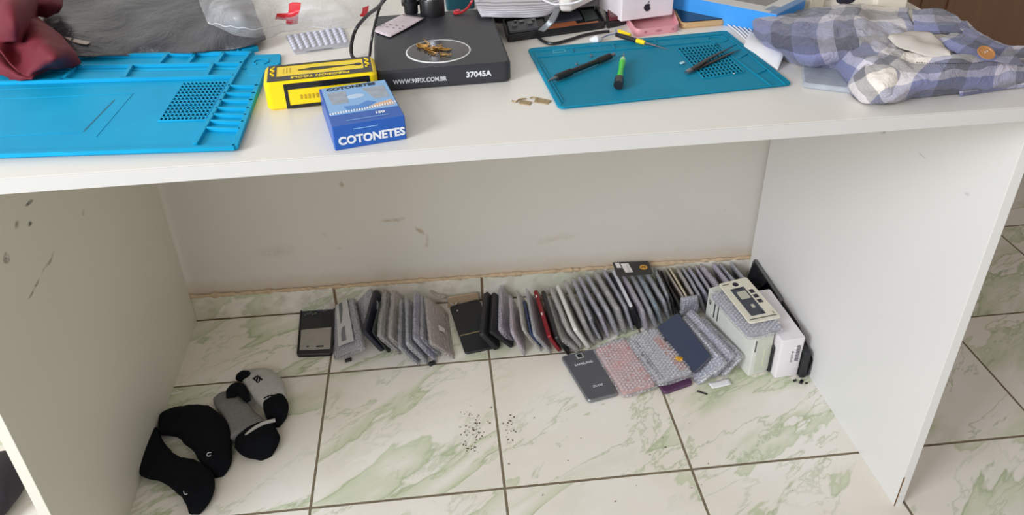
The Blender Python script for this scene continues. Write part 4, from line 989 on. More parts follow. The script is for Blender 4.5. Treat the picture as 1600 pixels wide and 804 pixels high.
ROW = [
 ('bubble wrapped screen, first pack right of the thin dark green panel', (600, 445), (589, 525), (625, 555), 9, g0, 2),
 ('bubble wrapped screen, second pack right of the thin dark green panel', (613, 447), (606, 528), (640, 558), 7, g2, 2),
 ('thin grey bubble pack between two paler packs in the left cluster', (625, 464), (622, 542), (655, 573), 6, g1, 0),
 ('grey bubble pack reaching furthest forward in the left cluster', (633, 457), (635, 538), (668, 570), 9, g0, 0),
 ('bluish bubble wrapped screen with a dark lower corner in the left cluster', (648, 449), (646, 525), (681, 566), 10, (88, 98, 128), 1),
 ('slim grey bubble pack behind the pack with a white tag', (657, 458), (657, 527), (688, 558), 6, g1, 0),
]
for a_ in ROW: wrapped(*a_)
c = solve((661, 451), (671, 538), (710, 562)); tagp = wrapped('pinkish bubble pack with a small white tag leaning at the right of the left cluster', None, None, None, 7, (176, 160, 164), 2, corners=c)
n_ = (c[1]-c[0]).cross(c[3]-c[0]).normalized(); n_ = n_ if n_.z > 0 else -n_
q = [bil(c, u, v)+n_*.0058 for u, v in ((.36, .60), (.40, .36), (.48, .34), (.47, .60))]
decal('white_tag', q, M_white, tagp, .0006)
# dark foot under the bluish pack
b = MB(); b.box(U(675, 567, .004), (.014, .009, .008), .5, .002); tag(b.build('rubber_plug', M_black), 'small black plug on the floor under the left cluster', 'plug')
b = MB(); b.box(U(544, 562, .003), (.014, .007, .006), .3, .002); tag(b.build('rubber_plug', M_black), 'small black scrap under the pack with the label', 'plug')
# beige frame against skirting + black cover flat
fbz = [U(699, 479, .001), U(749, 472, .001), U(747, 455, .030), U(700, 463, .030)]
bf_ = thing('gutted_phone', 'beige phone frame edge lying against the skirting behind the black cover', 'gutted phone', V(((fbz[0]+fbz[1])/2).to_tuple()[:2]+(0,)))
b = MB(); b.plate(fbz, .005, .004, .001); b.build('body', mat('beige_frame', (168, 144, 118), .5, var=.06), bf_)
n_ = (fbz[1]-fbz[0]).cross(fbz[3]-fbz[0]).normalized(); n_ = n_ if n_.z > 0 else -n_
b = MB()
for (u0, u1) in ((.28, .42), (.56, .60)): b.plate([p+n_*.005 for p in (bil(fbz, u0, .35), bil(fbz, u1, .35), bil(fbz, u1, .65), bil(fbz, u0, .65))], .0005, .001, .0002)
b.build('hole', mat('dark_brown', (60, 36, 28), .5), bf_)
b = MB(); b.tube(smooth_path([U(672, 454, .04), U(682, 461, .036), U(692, 463, .030), U(698, 468, .02), U(710, 477, .010), U(714, 472, .016)], 5), .0018, 7)
b.box(U(692, 464, .030), (.012, .008, .005), .4, .001); tag(b.build('earpiece_flex', mat('flex_silver', (176, 172, 164), .3, .5)), 'crumpled silver flex strip between the tagged pack and the beige frame', 'flex cable')
kf = [U(727, 555, .001), U(783, 543, .001), U(748, 469, .010), U(702, 481, .010)]
bkc = thing('back_cover', 'black phone back cover lying flat with a thin gold line', 'back cover', sum(kf, V())/4)
b = MB(); b.plate(kf, .006, .008, .0018); b.build('cover', M_black2, bkc)
kt = [p+V((0, 0, .0062)) for p in kf]
b = MB(); b.bar(bil(kt, .02, .35), bil(kt, .62, .35), .003, .0005); b.build('gold_line', mat('dull_gold', (150, 134, 100), .4, .3), bkc)
b = MB(); b.lathe(bil(kt, .2, .86), [(.0016, 0), (.0016, .0006)], 10); b.build('camera_hole', M_wprint, bkc)
solid('thick black phone standing on edge right behind the flat black cover', (758, 458), (751, 525), (777, 549), 11, M_black2)
solid('slim black phone standing beside the thick black phone', (769, 457), (765, 519), (801, 545), 9, M_black)
wrapped('pinkish bubble pack, first to the right of the two black phones', (781, 448), (780, 520), (800, 538), 12, (160, 150, 156), 1)
wrapped('pinkish bubble pack with a loose flap, second right of the black phones', (796, 458), (799, 517), (820, 556), 9, (172, 152, 158), 1)
wrapped('pale bubble pack standing left of the dark blue patterned strip', (806, 449), (816, 512), (846, 550), 7, (180, 176, 172), 2)
solid('narrow dark blue patterned panel between two pale packs', (818, 470), (829, 522), (846, 545), 4, mat('blue_pattern', (58, 70, 110), .4, var=.4, vs=180), 'screen_panel', 'screen')
wrapped('pale grey bubble pack just left of the red phone', (820, 444), (834, 525), (862, 553), 7, (160, 162, 168), 0)
o, c, n_ = solid('glossy red phone with white side buttons standing on edge', (836, 455), (859, 530), (876, 551), 9, mat('red_metal', (132, 24, 36), .25, .3, var=.04))
for f in (.84, .46):
    b = MB(); p = c[3].lerp(c[2], f); dz = (c[3]-c[0]).normalized(); dl = (c[2]-c[3]).normalized()
    b.tube([p+dz*.0008-dl*.004, p+dz*.0008+dl*.004], .0016, 8); b.build('button', M_white, o)
solid('black phone standing right behind the red phone', (846, 451), (870, 530), (890, 556), 8, M_black)
ROW = [
 ('pale bubble pack whose foot touches the flat grey phone', (850, 457), (873, 528), (906, 553), 7, (176, 176, 178), 2),
 ('pale bubble pack just left of the solid white panel', (859, 447), (888, 518), (911, 546), 9, (170, 168, 168), 2),
]
for a_ in ROW: wrapped(*a_)
solid('solid white unwrapped panel standing on edge in the middle of the row', (869, 443), (898, 514), (922, 547), 8.5, mat('white_panel', (206, 204, 198), .4), 'phone', 'phone')
ROW = [
 ('bubble wrapped screen, first right of the solid white panel', (880, 434), (910, 498), (930, 540), 9, (144, 144, 148), 2),
 ('bubble wrapped screen behind the small black phone tip', (893, 432), (922, 497), (940, 534), 9, (140, 140, 150), 0),
 ('bubble wrapped screen, first right of the small black phone tip', (902, 427), (936, 490), (953, 530), 8, (138, 138, 148), 1),
 ('bubble wrapped screen, second right of the small black phone tip', (913, 423), (948, 482), (967, 526), 9, (142, 142, 146), 0),
 ('thick bubble wrapped screen, third right of the small black phone tip', (927, 419), (962, 478), (979, 522), 11, (136, 138, 142), 2),
 ('bubble wrapped screen left of the navy edged white phone', (941, 417), (975, 476), (990, 518), 7, (140, 140, 152), 1),
]
for a_ in ROW: wrapped(*a_)
o, c, n_ = solid('small black phone tip poking forward between two bubble packs', (915, 478), (927, 503), (943, 533), 6, M_black, corners=None)
solid('narrow navy phone edge beside the white phone with the black end', (952, 424), (984, 482), (992, 510), 4.5, M_navy)
o, c, n_ = solid('white phone with a black rounded front end standing in the row', (957, 420), (987, 481), (999, 514), 8, mat('white_gloss', (214, 212, 222), .3))
q = MB(); k = [c[0], c[0].lerp(c[1], .10), c[3].lerp(c[2], .10), c[3]]; k = [p-(c[1]-c[0]).normalized()*.0015 for p in k]
q.plate(k, .0105, .004, .002); cm = sum(q.v, V())/len(q.v); mid = sum(k, V())/4
for p in q.v: p += n_*((mid-cm).dot(n_)); p.z = max(p.z, .0004)
ec = q.build('black_end', M_black, o)
ROW = [
 ('pinkish bubble wrapped screen just right of the white phone with a black end', (974, 428), (1005, 486), (1012, 518), 9, (150, 144, 152), 1),
 ('bubble wrapped screen left of the teal tinted one', (986, 428), (1016, 486), (1027, 514), 9, (140, 142, 148), 0),
 ('teal tinted bubble wrapped screen in the right half of the row', (998, 427), (1026, 480), (1035, 508), 9, (76, 118, 128), 0),
 ('bubble wrapped screen just right of the teal tinted one', (1011, 426), (1039, 472), (1046, 500), 8, (132, 134, 142), 0),
 ('tall bubble wrapped screen right of the black card with the orange circle', (1020, 412), (1043, 462), (1050, 492), 6, (130, 136, 140), 0),
]
for a_ in ROW: wrapped(*a_)
solid('thin black screen panel right of the card with the orange circle', (1024, 413), (1053, 474), (1058, 500), 4, M_black, 'screen_panel', 'screen')
solid('black screen panel with a pale rim, second from the orange circle card', (1032, 421), (1063, 479), (1068, 502), 4, mat('dark_panel', (44, 44, 46), .3), 'screen_panel', 'screen')
solid('thin beige screen frame in the right half of the row', (1036, 413), (1068, 464), (1076, 492), 4, mat('beige_panel', (160, 150, 140), .45), 'screen_panel', 'screen')
solid('cream screen panel with an orange flex in the right half of the row', (1043, 413), (1073, 463), (1083, 492), 4.5, mat('cream_panel', (190, 176, 156), .45, var=.2, vs=80), 'screen_panel', 'screen')
ROW = [
 ('pinkish bubble pack, first right of the cream screen panel', (1052, 408), (1083, 460), (1092, 488), 7, (158, 148, 148), 2),
 ('bubble pack, second right of the cream screen panel', (1060, 406), (1094, 462), (1103, 490), 6, (142, 142, 152), 0),
 ('lilac bubble pack, third right of the cream screen panel', (1067, 403), (1103, 459), (1112, 487), 7, (144, 144, 166), 1),
 ('slim bubble pack, fourth right of the cream screen panel', (1078, 401), (1110, 453), (1120, 482), 6, (150, 146, 152), 1),
 ('wide flat topped pinkish bubble pack near the right end of the row', (1091, 408), (1124, 450), (1134, 480), 11, (150, 140, 146), 1),
 ('lilac bubble pack, first right of the wide pinkish pack', (1105, 400), (1140, 444), (1150, 474), 9, (156, 150, 166), 1),
 ('grey bubble pack, second right of the wide pinkish pack', (1115, 399), (1150, 441), (1160, 470), 7, (130, 132, 142), 0),
 ('bubble pack at the right end of the row', (1133, 399), (1165, 437), (1174, 466), 7, (140, 140, 148), 0),
]
for a_ in ROW: wrapped(*a_)
solid('black phone between the last two bubble packs at the right end', (1124, 410), (1152, 440), (1164, 466), 5, M_black)
c = [U(1064, 492, .02), U(1092, 486, .02), U(1090, 462, .070), U(1064, 466, .070)]
wrapped('small lump of bubble wrap bundling the front of the cream panels', None, None, None, 12, (150, 150, 168), 0, corners=c, name='bubble_bundle', cat='bubble wrap')
# black card with labels lying on top
kc = [U(964, 432, .073), U(1020, 428, .074), U(1013, 409, .077), U(957, 411, .076)]
cd_ = thing('label_card', 'small black card with barcode labels and an orange circle on top of the row', 'card', sum(kc, V())/4)
b = MB(); b.plate(kc, .003, .002, .0006); b.build('card', mat('black_card', (46, 46, 44), .5), cd_)
kt = [p+V((0, 0, .0031)) for p in kc]
decal('barcode_label', [bil(kt, u, v) for u, v in ((.26, .18), (.47, .18), (.42, .86), (.20, .86))], M_white, cd_, .0004)
decal('white_label', [bil(kt, u, v) for u, v in ((.07, .55), (.19, .55), (.17, .92), (.05, .92))], M_white, cd_, .0004)
b = MB()
for k in range(6): b.bar(bil(kt, .33+.002*k, .25+.1*k)+V((0, 0, .0004)), bil(kt, .42-.006*k+.01, .25+.1*k)+V((0, 0, .0004)), .0008, .0002, .00005)
b.build('barcode', M_ink, cd_)
oc = bil(kt, .80, .5); b = MB(); b.lathe(oc, [(.0088, 0), (.0088, .0005)], 28); os_ = b.build('orange_circle', mat('orange_sticker', (206, 148, 60), .5), cd_)
text('lettering', '2', .013, M_ink, cd_, oc+V((0, 0, .0007)), V((.1, 1, 0)), V((-1, .1, 0)), bold=.0004)
M_dome = clear('bubble_dome', (236, 236, 244), .20, .05, .0)
def domes(o, c, off, pitch=.0078, m=None, side=1):
    c = [V(x) for x in c]; n_ = (c[1]-c[0]).cross(c[3]-c[0]).normalized()
    if n_.z < 0: n_ = -n_
    nu, nv = int((c[1]-c[0]).length/pitch), int((c[3]-c[0]).length/(pitch*.87)); q = MB()
    e1 = (c[1]-c[0]).normalized(); e2 = n_.cross(e1)
    for i in range(nu):
        for j in range(nv):
            u = (i+.5+.5*(j % 2))/(nu+.5)
            if u > .985 or (j in (0, nv-1) and (i < 1 or i > nu-2)): continue
            p = bil(c, .02+.96*u, .02+.96*(j+.5)/nv) + n_*(off+.0006*noise.noise(V((i*.5, j*.5, off*99)))); r = pitch*.44*random.uniform(.85, 1.05)
            if random.random() < .06: continue
            q.rings([[p+(e1*math.cos(2*math.pi*k/9)+e2*math.sin(2*math.pi*k/9))*r*a_ + n_*h for k in range(9)] for a_, h in ((1, -.0004), (.94, .0009), (.66, .0019), (.25, .0023))])
    d = q.build('bubble', m or M_dome, o, ang=180); d['kind'] = 'stuff'; return d
# ================================================================== FRONT GROUP
def flat(label, pts, th, m, name='phone', cat='phone', rad=.008, bev=.002):
    o = thing(name, label, cat, V(((sum((U(*p) for p in pts), V())/4)).to_tuple())); b = MB(); c = [U(*p) for p in pts]; b.plate(c, th, rad, bev, 6); b.build('body', m, o); return o, [p+V((0, 0, th+.0001)) for p in c]
o, tp = flat('grey phone lying face down flat on the tiles with small white lettering', [(919, 631, .0004), (967, 619, .0004), (926, 548, .0004), (876, 560, .0004)], .0075, mat('silver_bezel', (128, 128, 132), .35, .4))
b = MB(); b.plate(quad(tp, .03, .03, .97, .97), .0007, .007, .0004, 6); bc_ = b.build('back_cover', mat('slate_back', (84, 84, 90), .42, var=.04), o)
tp = [p+V((0, 0, .0008)) for p in tp]
b = MB(); b.plate(quad(tp, .40, .845, .62, .945), .0012, .0015, .0003); b.build('camera_ring', mat('silver_ring', (190, 190, 190), .3, .5), o)
b = MB(); b.plate(quad([p+V((0, 0, .0012)) for p in tp], .44, .86, .58, .93), .0005, .001, .0002); b.build('camera_lens', M_glass, o)
xd = (tp[1]-tp[0]); yd = tp[3]-tp[0]
text('lettering', 'SAMSUNG', .0082, M_wprint, o, bil(tp, .5, .73)+V((0, 0, .0002)), xd, yd, sx=1.05)
text('lettering', 'DUOS', .0075, M_wprint, o, bil(tp, .52, .24)+V((0, 0, .0002)), xd, yd, shear=.3)
# purple phone under the pale pack
flat('purple phone lying on the tiles under the front bubble pack', [(1037, 618, .0004), (1083, 602, .0004), (1062, 565, .0004), (1012, 578, .0004)], .0075, mat('purple_case', (84, 50, 82), .35))
c = [U(974, 621, .007), U(925, 544, .007), U(977, 527, .007), U(1030, 604, .007)]
def wrapflat(label, c, th, col, wr, extra=None):
    return wrapped(label, None, None, None, th, col, wr, corners=c)
w1 = wrapflat('pink screen in bubble wrap lying flat beside the grey phone', c, 13, (202, 146, 140), 3)
domes(w1, c, .0068)
c = [U(1030, 603, .0155), U(978, 529, .0155), U(1023, 513, .0165), U(1088, 585, .0165)]
w2 = wrapflat('grey bubble pack carrying yellow tape, lying left of the navy phone', c, 13, (164, 162, 166), 3)
domes(w2, c, .0068)
b = MB(); b.plate([bil(c, u, v)+V((0, 0, .0034)) for u, v in ((.10, .70), (.80, .66), (.84, .92), (.12, .94))], .001, .002, .0003); b.build('pink_insert', mat('pink_insert', (200, 140, 130), .5), w2)
b = MB(); b.plate([bil(c, u, v)+V((0, 0, .0034)) for u, v in ((.08, .06), (.92, .06), (.90, .22), (.08, .20))], .001, .001, .0003); b.build('dark_insert', mat('dark_insert', (84, 86, 98), .5), w2)
b = MB(); cc = U(1061, 560, .026); fl = []
for k in range(22):
    a_ = 2*math.pi*k/22; r = .0075*(1+.35*math.sin(k*2.7)); fl.append(cc+V((r*math.cos(a_), r*math.sin(a_), .001*math.sin(k))))
b.rings([fl, [p*.5+cc*.5+V((0, 0, .0015)) for p in fl]]); tag(b.build('yellow_tape', mat('yellow_film', (212, 160, 40), .4, var=.15, vs=200)), 'crumpled piece of yellow tape on the front grey bubble pack', 'tape')
# leaning packs (top edge on the right, foot on the left)
def lean(label, tb_, tf_, bf_, th, col, wr, h, hb=.001):
    B = U(*bf_, hb); T = U(*tf_, h); Q = U(*tb_, h); d_ = (Q-T); d_.normalize(); L = min((Q-T).length, .155); c = [B, B+d_*L, T+d_*L, T]; o_ = wrapped(label, None, None, None, th, col, wr, corners=c); domes(o_, c, th*.00055); return o_, c
lean('bubble wrapped screen leaning right behind the navy phone', (1066, 489), (1137, 567), (1092, 602), 8, (150, 156, 176), 0, .048)
lean('bubble wrapped screen, second of the packs leaning beside the navy phone', (1080, 482), (1149, 554), (1114, 592), 9, (148, 150, 166), 1, .050)
lean('greyish translucent pack against the pale green box', (1096, 492), (1163, 556), (1130, 590), 7, (128, 128, 136), 0, .045)
# navy phone resting on the leaning pack
nq = [U(1088, 584, .012), U(1112, 558, .038), U(1060, 491, .038), U(1026, 511, .014)]
nq = [U(1087, 585, .019), U(1113, 559, .046), U(1061, 490, .048), U(1028, 513, .022)]
npx = thing('phone', 'navy blue glass phone tilted on the bubble packs', 'phone', V((sum(nq, V())/4).to_tuple()[:2]+(0.0,)))
b = MB(); b.plate(nq, .0075, .004, .0018, 5); b.build('body', mat('navy_glass', (54, 62, 84), .22, var=.05), npx)
b = MB(); n_ = (nq[1]-nq[0]).cross(nq[3]-nq[0]).normalized(); b.tube([nq[0].lerp(nq[1], .1)+n_*.0066, nq[0].lerp(nq[1], .93)+n_*.0066], .0009, 6); b.build('metal_edge', M_steel, npx)
# note and scraps
b = MB(); b.grid(patch([[(1113, 607, .001), (1128, 604, .0015), (1144, 600, .002)], [(1106, 598, .004), (1122, 595, .004), (1138, 590, .004)]], 3)); tag(b.build('paper_note', mat('white_paper', (226, 224, 226)), solid=.0004), 'small white paper note on the tiles before the leaning packs', 'paper')
b = MB(); b.bar(U(1089, 611, .0005), U(1105, 616, .0005), .003, .002); tag(b.build('plastic_scrap', M_black), 'tiny black strip on the tiles beside the paper note', 'scrap')
for (px, py, s, a_) in ((1242, 594, .004, .2), (1252, 596, .006, .8), (1260, 598, .003, .1)):
    b = MB(); b.box(U(px, py, .002), (s*1.8, s, .003), a_, .0008); tag(b.build('plastic_scrap', M_black), 'tiny black crumb on the tiles before the dark phones at the right panel', 'scrap', 'black crumbs at the right panel')
# pale green box
def boxfrom(bl, br, tl, dep, z0=.0005, name='phone_box', label='', m=None, rad=.003, tbk=None):
    B0, B1 = U(*bl, z0), U(*br, z0); e_ = (B1-B0); wd = e_.length; e_.normalize(); n_ = V((-e_.y, e_.x, 0))
    best = min((abs((U(*tl, z0+k*.001)-B0).to_2d().dot(n_.to_2d())), k*.001) for k in range(20, 120)); h = best[1]
    c_ = [B0, B1, B1+n_*dep, B0+n_*dep]; o_ = thing(name, label, 'box', sum(c_, V())/4); q_ = MB(); q_.plate(c_, h, rad, .001, 3); q_.build('carton', m, o_); return o_, c_, e_, n_, h
go, gc, ge, gn, gh = boxfrom((1169, 588), (1199, 579), (1163, 532), .165, label='pale green white carton with side printing standing on the tiles', m=mat('pale_green_card', (212, 213, 206), .4))
up = V((0, 0, 1))
lf_ = [gc[3]-ge*.0002, gc[0]-ge*.0002, gc[0]+up*gh-ge*.0002, gc[3]+up*gh-ge*.0002]
M_gk = mat('grey_green_ink', (70, 78, 78), .5)
for (u, w_, c_) in ((.17, .022, M_ink), (.25, .018, M_ink)):
    decal('printed_bar', quad(lf_, u, .45, u+w_, .92), c_, go, .0003, up=-ge)
text('lettering', '40', .012, M_ink, go, bil(lf_, .08, .72)-ge*.0003, V((0, 0, 1)), -(lf_[1]-lf_[0]))
ff_ = [gc[0]-gn*.0002, gc[1]-gn*.0002, gc[1]+up*gh-gn*.0002, gc[0]+up*gh-gn*.0002]
decal('pale_front', quad(ff_, .22, .08, .97, .92), mat('sage_print', (200, 204, 190), .4), go, .0003, up=-gn)
b = MB(); p0_, p1_ = bil(ff_, .62, .2)-gn*.0004, bil(ff_, .62, .62)-gn*.0004; b.tube([p0_, p1_], .0004, 4); b.build('printed_line', mat('lime_print', (226, 232, 160), .4), go)
decal('small_print', quad(ff_, .08, .62, .14, .90), M_gk, go, .0004, up=-gn)
# white box
wo, wc, we, wn, wh = boxfrom((1210, 591), (1246, 586), (1217, 533), .155, label='glossy white carton with a barcode sticker standing beside the pale green one', m=mat('gloss_white_card', (230, 224, 228), .3), rad=.004)
wf = [wc[0]-wn*.0002, wc[1]-wn*.0002, wc[1]+up*wh-wn*.0002, wc[0]+up*wh-wn*.0002]
b = MB()
for k in range(14):
    q4 = quad(wf, .70, .42+.03*k, .86, .435+.03*k); b.rings([q4, [p-wn*.0003 for p in q4]])
b.build('barcode', M_ink, wo, smooth=False)
b = MB()
for k in range(9):
    q4 = quad(wf, .52+.0*(k % 2), .40+.035*k, .62 - .02*(k % 3), .415+.035*k); b.rings([q4, [p-wn*.0003 for p in q4]])
b.build('small_print', mat('grey_ink', (110, 106, 112), .5), wo, smooth=False)
# dark slab between boxes
mid1, mid2 = gc[1]+ge*.0015, wc[0]-we*.0015
c = [(gc[1]*.5+wc[0]*.5)+gn*.004, (gc[1]*.5+wc[0]*.5)+gn*.15, (gc[1]*.5+wc[0]*.5)+gn*.15+up*.070, (gc[1]*.5+wc[0]*.5)+gn*.004+up*.070]
gapw = max(.004, (wc[0]-gc[1]).dot(ge)-.002)*1000
solid('black phone wedged between the pale green and white cartons', None, None, None, min(gapw, 10), M_black2, corners=c)
# pack and cream carcass on top of the boxes
zt = max(gh, .05)+.001
c = [U(1170, 530, gh+.007), U(1106, 460, gh+.007), U(1158, 444, gh+.007), U(1228, 516, gh+.007)]
o = wrapped('bubble pack lying on the two cartons under the cream phone frame', None, None, None, 12, (150, 150, 166), 3, corners=c)
domes(o, c, .0062)
zf = gh+.0145
cfq = [U(1171, 507, zf), U(1221, 497, zf), U(1166, 434, zf), U(1122, 445, zf)]
cr = thing('gutted_phone', 'cream phone frame with dark battery bay on top of the cartons', 'gutted phone', sum(cfq, V())/4)
b = MB(); b.plate(cfq, .0035, .006, .001, 5); b.build('chassis', mat('cream_chassis', (222, 216, 200), .45, var=.03), cr)
tq = [p+V((0, 0, .0036)) for p in cfq]
def tpq(u0, v0, u1, v1, h=0): return [p+V((0, 0, h)) for p in quad(tq, u0, v0, u1, v1)]
b = MB(); b.plate(tpq(.20, .14, .66, .80), .0006, .001, .0002); b.build('battery_bay', mat('bay_dark', (62, 66, 78), .4, var=.1), cr)
b = MB(); b.plate(tpq(.30, .52, .60, .70, .0006), .0012, .001, .0003); b.plate(tpq(.42, .30, .52, .38, .0006), .0004, .0005, .0001); b.build('metal_shield', mat('shield_cream', (188, 186, 172), .4), cr)
b = MB()
for v in (.62, .5, .38): b.plate(tpq(.72, v, .86, v+.08, 0), .0008, .0006, .0002)
b.plate(tpq(.24, .76, .6, .78, .0006), .0004, .0004, .0001); b.plate(tpq(.55, .14, .63, .20, .0006), .0004, .0004, .0001); b.build('contact_block', M_ink, cr)
b = MB(); cc = bil(tq, .48, .885); b.lathe(cc, [(.0062, 0), (.0062, .0006), (.0044, .0006), (.0044, .0001), (.0024, .0001), (.0024, .0008)], 22); b.build('camera_opening', M_ink, cr)
for (u0, v0, u1, v1) in ((.08, .06, .92, .08), (.08, .92, .3, .94), (.88, .10, .9, .16)):
    b = MB(); b.plate(tpq(u0, v0, u1, v1), .0005, .0004, .0001); b.build('seam', mat('dull_olive', (104, 100, 86), .5), cr)
# dark phones leaning on the right side panel
def px_(y): return .9479 + (y-.186)*(.9657-.9479)/(-.6148)
xr = max(wc[1].x, wc[2].x)
def standing(label, x0, x1, y0, y1, h, th, m, lean_=.0, name='phone'):
    """slab on its long edge between front y0 and back y1, top leaning to the right by lean_"""
    c_ = [V((x0, y0, 0)), V((x1, y1, 0)), V((x1+lean_, y1, h)), V((x0+lean_, y0, h))]
    return solid(label, None, None, None, th, m, corners=c_, name=name)
F1 = U(1255, 592, 0)
standing('thick black phone standing just right of the white carton', F1.x-.001, xr+.0085, F1.y, F1.y+.15, .068, 12, M_black2)
xx = F1.x+.0125
o, c, n_ = standing('grey edged phone leaning against the right side panel in front', xx, xx-.012, F1.y+.004, F1.y+.155, .074, 7, mat('gunmetal_edge', (74, 72, 76), .35, .3), .010)
b = MB(); b.tube([c[3].lerp(c[2], .03)+V((0, 0, .0005)), c[3].lerp(c[2], .97)+V((0, 0, .0005))], .0016, 8); b.build('edge_trim', mat('champagne_edge', (142, 124, 112), .35, .5), o)
c = [U(1214, 508, 0), U(1171, 440, 0)]
T0, T1 = U(1220, 464, .085), U(1180, 403, .085)
o, c, n_ = solid('black glass phone with a grey rim leaning in the back right corner', None, None, None, 8, mat('grey_rim', (104, 104, 106), .35, .4), corners=[V((T0.x-.014, T0.y-.006, .002)), V((T1.x-.012, min(T1.y, .17), .002)), V((T1.x, min(T1.y, .17), .085)), V((T0.x, T0.y-.006, .085))])
k = [p - n_*(.0042 if n_.x > 0 else -.0042) for p in (bil(c, .03, .04), bil(c, .97, .04), bil(c, .97, .96), bil(c, .03, .96))]
b = MB(); b.plate(k, .0006, .006, .0002); b.build('screen', M_glass, o)
# ================================================================== SOCKS
def sock(b, pts, n=18, seed=0, sub=6, zmin=.0005):
    """pts: (px,py, half width m, height m, z base)"""
    C = []
    for (px, py, w_, h_, *zb_) in pts: C.append((U(px, py, 0), w_, h_, zb_[0] if zb_ else 0))
    P = smooth_path([c_[0] for c_ in C], sub); Wd = smooth_path([V((c_[1], c_[2], c_[3])) for c_ in C], sub); rs = []
    for i, p in enumerate(P):
        t_ = (P[min(i+1, len(P)-1)]-P[max(0, i-1)]); t_.z = 0; t_.normalize(); s_ = V((-t_.y, t_.x, 0)); w_, h_, z_ = Wd[i]; r = []
        for k in range(n):
            a_ = 2*math.pi*k/n; cs_, sn = math.cos(a_), math.sin(a_)
            q = p + s_*w_*cs_*(1+.06*noise.noise(p*50+V((seed, k*.4, 0)))) ; zz = z_ + h_*(.5+.5*abs(sn)**.8*(1 if sn > 0 else -1))
            q.z = zz + (.0025*noise.noise(q*90+V((seed, 0, 0))) + .0015*math.sin(i*1.1+k) *0 if sn > 0 else 0)
            q.z = max(q.z, zmin); r.append(q)
        rs.append(r)
    return b.rings(rs)
M_sk = mat('black_knit', (19, 21, 25), .95, var=.15, vs=60, bump=.8, bs=900, spec=.1)
M_sg = mat('grey_knit', (128, 126, 124), .95, var=.12, vs=200, bump=.8, bs=700, spec=.2); M_sw = mat('light_grey_knit', (186, 184, 180), .95, var=.08, vs=200, bump=.8, bs=700, spec=.2)
s1 = thing('sock', 'black sock lying curled, the upper one of the two plain black socks', 'sock', U(310, 690, 0))
b = MB(); sock(b, [(250, 668, .012, .012), (258, 666, .028, .024), (280, 665, .034, .028), (306, 668, .040, .032), (328, 688, .038, .032), (338, 712, .030, .028), (343, 732, .023, .022), (342, 746, .010, .010)], seed=1); b.build('knit', M_sk, s1, ang=180)
s2 = thing('sock', 'black sock nearest the left side panel with a small white mark', 'sock', U(270, 730, 0))
b = MB(); sock(b, [(232, 668, .008, .010), (232, 682, .020, .022), (233, 706, .028, .024), (244, 728, .032, .026), (268, 740, .026, .028), (292, 750, .030, .030), (310, 766, .030, .030), (312, 786, .023, .024), (305, 804, .010, .010)], seed=4); b.build('knit', M_sk, s2, ang=180)
def ringmark(px, py, z, parent, rx=.005, ry=.008, ang=.4):
    c_ = U(px, py, z); b = MB(); pts = [c_+V((rx*math.cos(a_)*math.cos(ang)-ry*math.sin(a_)*math.sin(ang), rx*math.cos(a_)*math.sin(ang)+ry*math.sin(a_)*math.cos(ang), 0)) for a_ in (math.radians(30+15*k) for k in range(19))]
    b.tube(pts, .0007, 5); b.build('white_mark', M_wprint, parent)
ringmark(327, 709, .0325, s1, .004, .004); ringmark(291, 766, .0235, s2, .004, .008, .2)
s3 = thing('sock', 'grey sock with a black heel and toe lying in front of its pair', 'sock', U(390, 670, 0))
b = MB(); sock(b, [(342, 621, .012, .010), (354, 630, .022, .016), (368, 645, .026, .022), (381, 664, .028, .026), (392, 682, .036, .028)], seed=6); b.build('knit', M_sg, s3, ang=180)
b = MB(); sock(b, [(394, 682, .030, .027, .001), (401, 691, .038, .031, .001), (408, 700, .037, .031), (413, 709, .029, .025), (416, 717, .012, .012)], seed=7); b.build('heel', M_sk, s3, ang=180)
b = MB(); pts = [U(370, 702, .008), U(379, 686, .024), U(393, 672, .031), (U(411, 661, .033)), U(430, 656, .031)]; b.tube(smooth_path(pts, 5), .0034, 8); b.build('seam_band', M_sw, s3)
b = MB(); sock(b, [(364, 632, .009, .008, .016), (368, 622, .013, .010, .018), (376, 618, .012, .010, .018), (386, 630, .009, .008, .020), (392, 640, .005, .006, .022)], seed=3); b.build('toe', M_sk, s3, ang=180)
s4 = thing('sock', 'light grey sock with black lettering and a black toe, lying furthest back', 'sock', U(420, 620, 0))
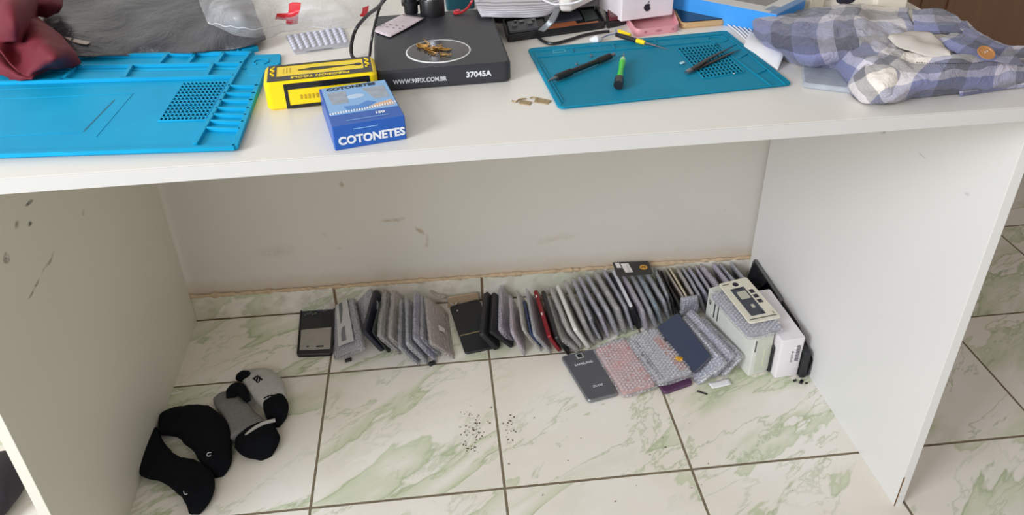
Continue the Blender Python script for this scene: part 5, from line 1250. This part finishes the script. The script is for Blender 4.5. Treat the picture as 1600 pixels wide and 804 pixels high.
b = MB(); sock(b, [(388, 587, .010, .014), (396, 593, .024, .022), (408, 602, .031, .028), (420, 616, .033, .032), (429, 632, .027, .034), (434, 644, .020, .028)], seed=9); b.build('knit', M_sw, s4, ang=180)
b = MB(); sock(b, [(431, 636, .022, .034), (434, 648, .023, .034), (434, 658, .019, .028), (432, 668, .008, .012)], seed=11); b.build('toe', M_sk, s4, ang=180)
b = MB(); sock(b, [(376, 602, .008, .012, .010), (381, 597, .012, .018, .008), (388, 598, .010, .018, .010), (391, 604, .005, .008, .012)], seed=12); b.build('cuff', M_sk, s4, ang=180)
text('lettering', 'ISS', .017, M_sk, s4, U(402, 592, .0300), U(416, 606, 0)-U(394, 586, 0), V((.5, 1, 0)), bold=.0007)
b = MB(); pts = [U(412, 622, .034), U(424, 617, .040), U(438, 619, .034)]; b.tube(smooth_path(pts, 4), .0012, 6); b.build('stripe', M_sk, s4)
# dark bag on the floor left of the desk
bg = MB(); sock(bg, [(-60, 840, .05, .05), (-30, 800, .07, .08), (0, 765, .06, .075), (14, 735, .035, .05), (20, 715, .012, .02)], seed=20); tag(bg.build('fabric_bag', mat('dark_purple_fabric', (40, 36, 44), .85, bump=.5, bs=60), ang=180), 'dark soft bag on the floor outside the left side panel', 'bag')
# crumbs on the tiles
random.seed(11)
b = MB()
for k in range(150):
    cl_ = random.choice([(742, 672, 22, 34), (742, 660, 26, 30), (796, 670, 14, 40), (735, 700, 12, 14), (830, 590, 50, 20), (1000, 690, 300, 90), (500, 480, 3, 2)])
    px, py = random.gauss(cl_[0], cl_[2]*.45), random.gauss(cl_[1], cl_[3]*.45)
    if not (560 < px < 1290 and 600 < py < 800) : continue
    if px > 800 and py < 640: continue
    p = U(px, py, .0006); s_ = random.uniform(.0006, .0019); b.box(p, (s_*random.uniform(1, 2.6), s_, .0009), random.uniform(0, 3), .0001)
tag(b.build('floor_crumbs', mat('brown_crumb', (92, 76, 56), .9)), 'scattered brown crumbs on the marbled tiles in front of the row', 'crumbs', kind='stuff')
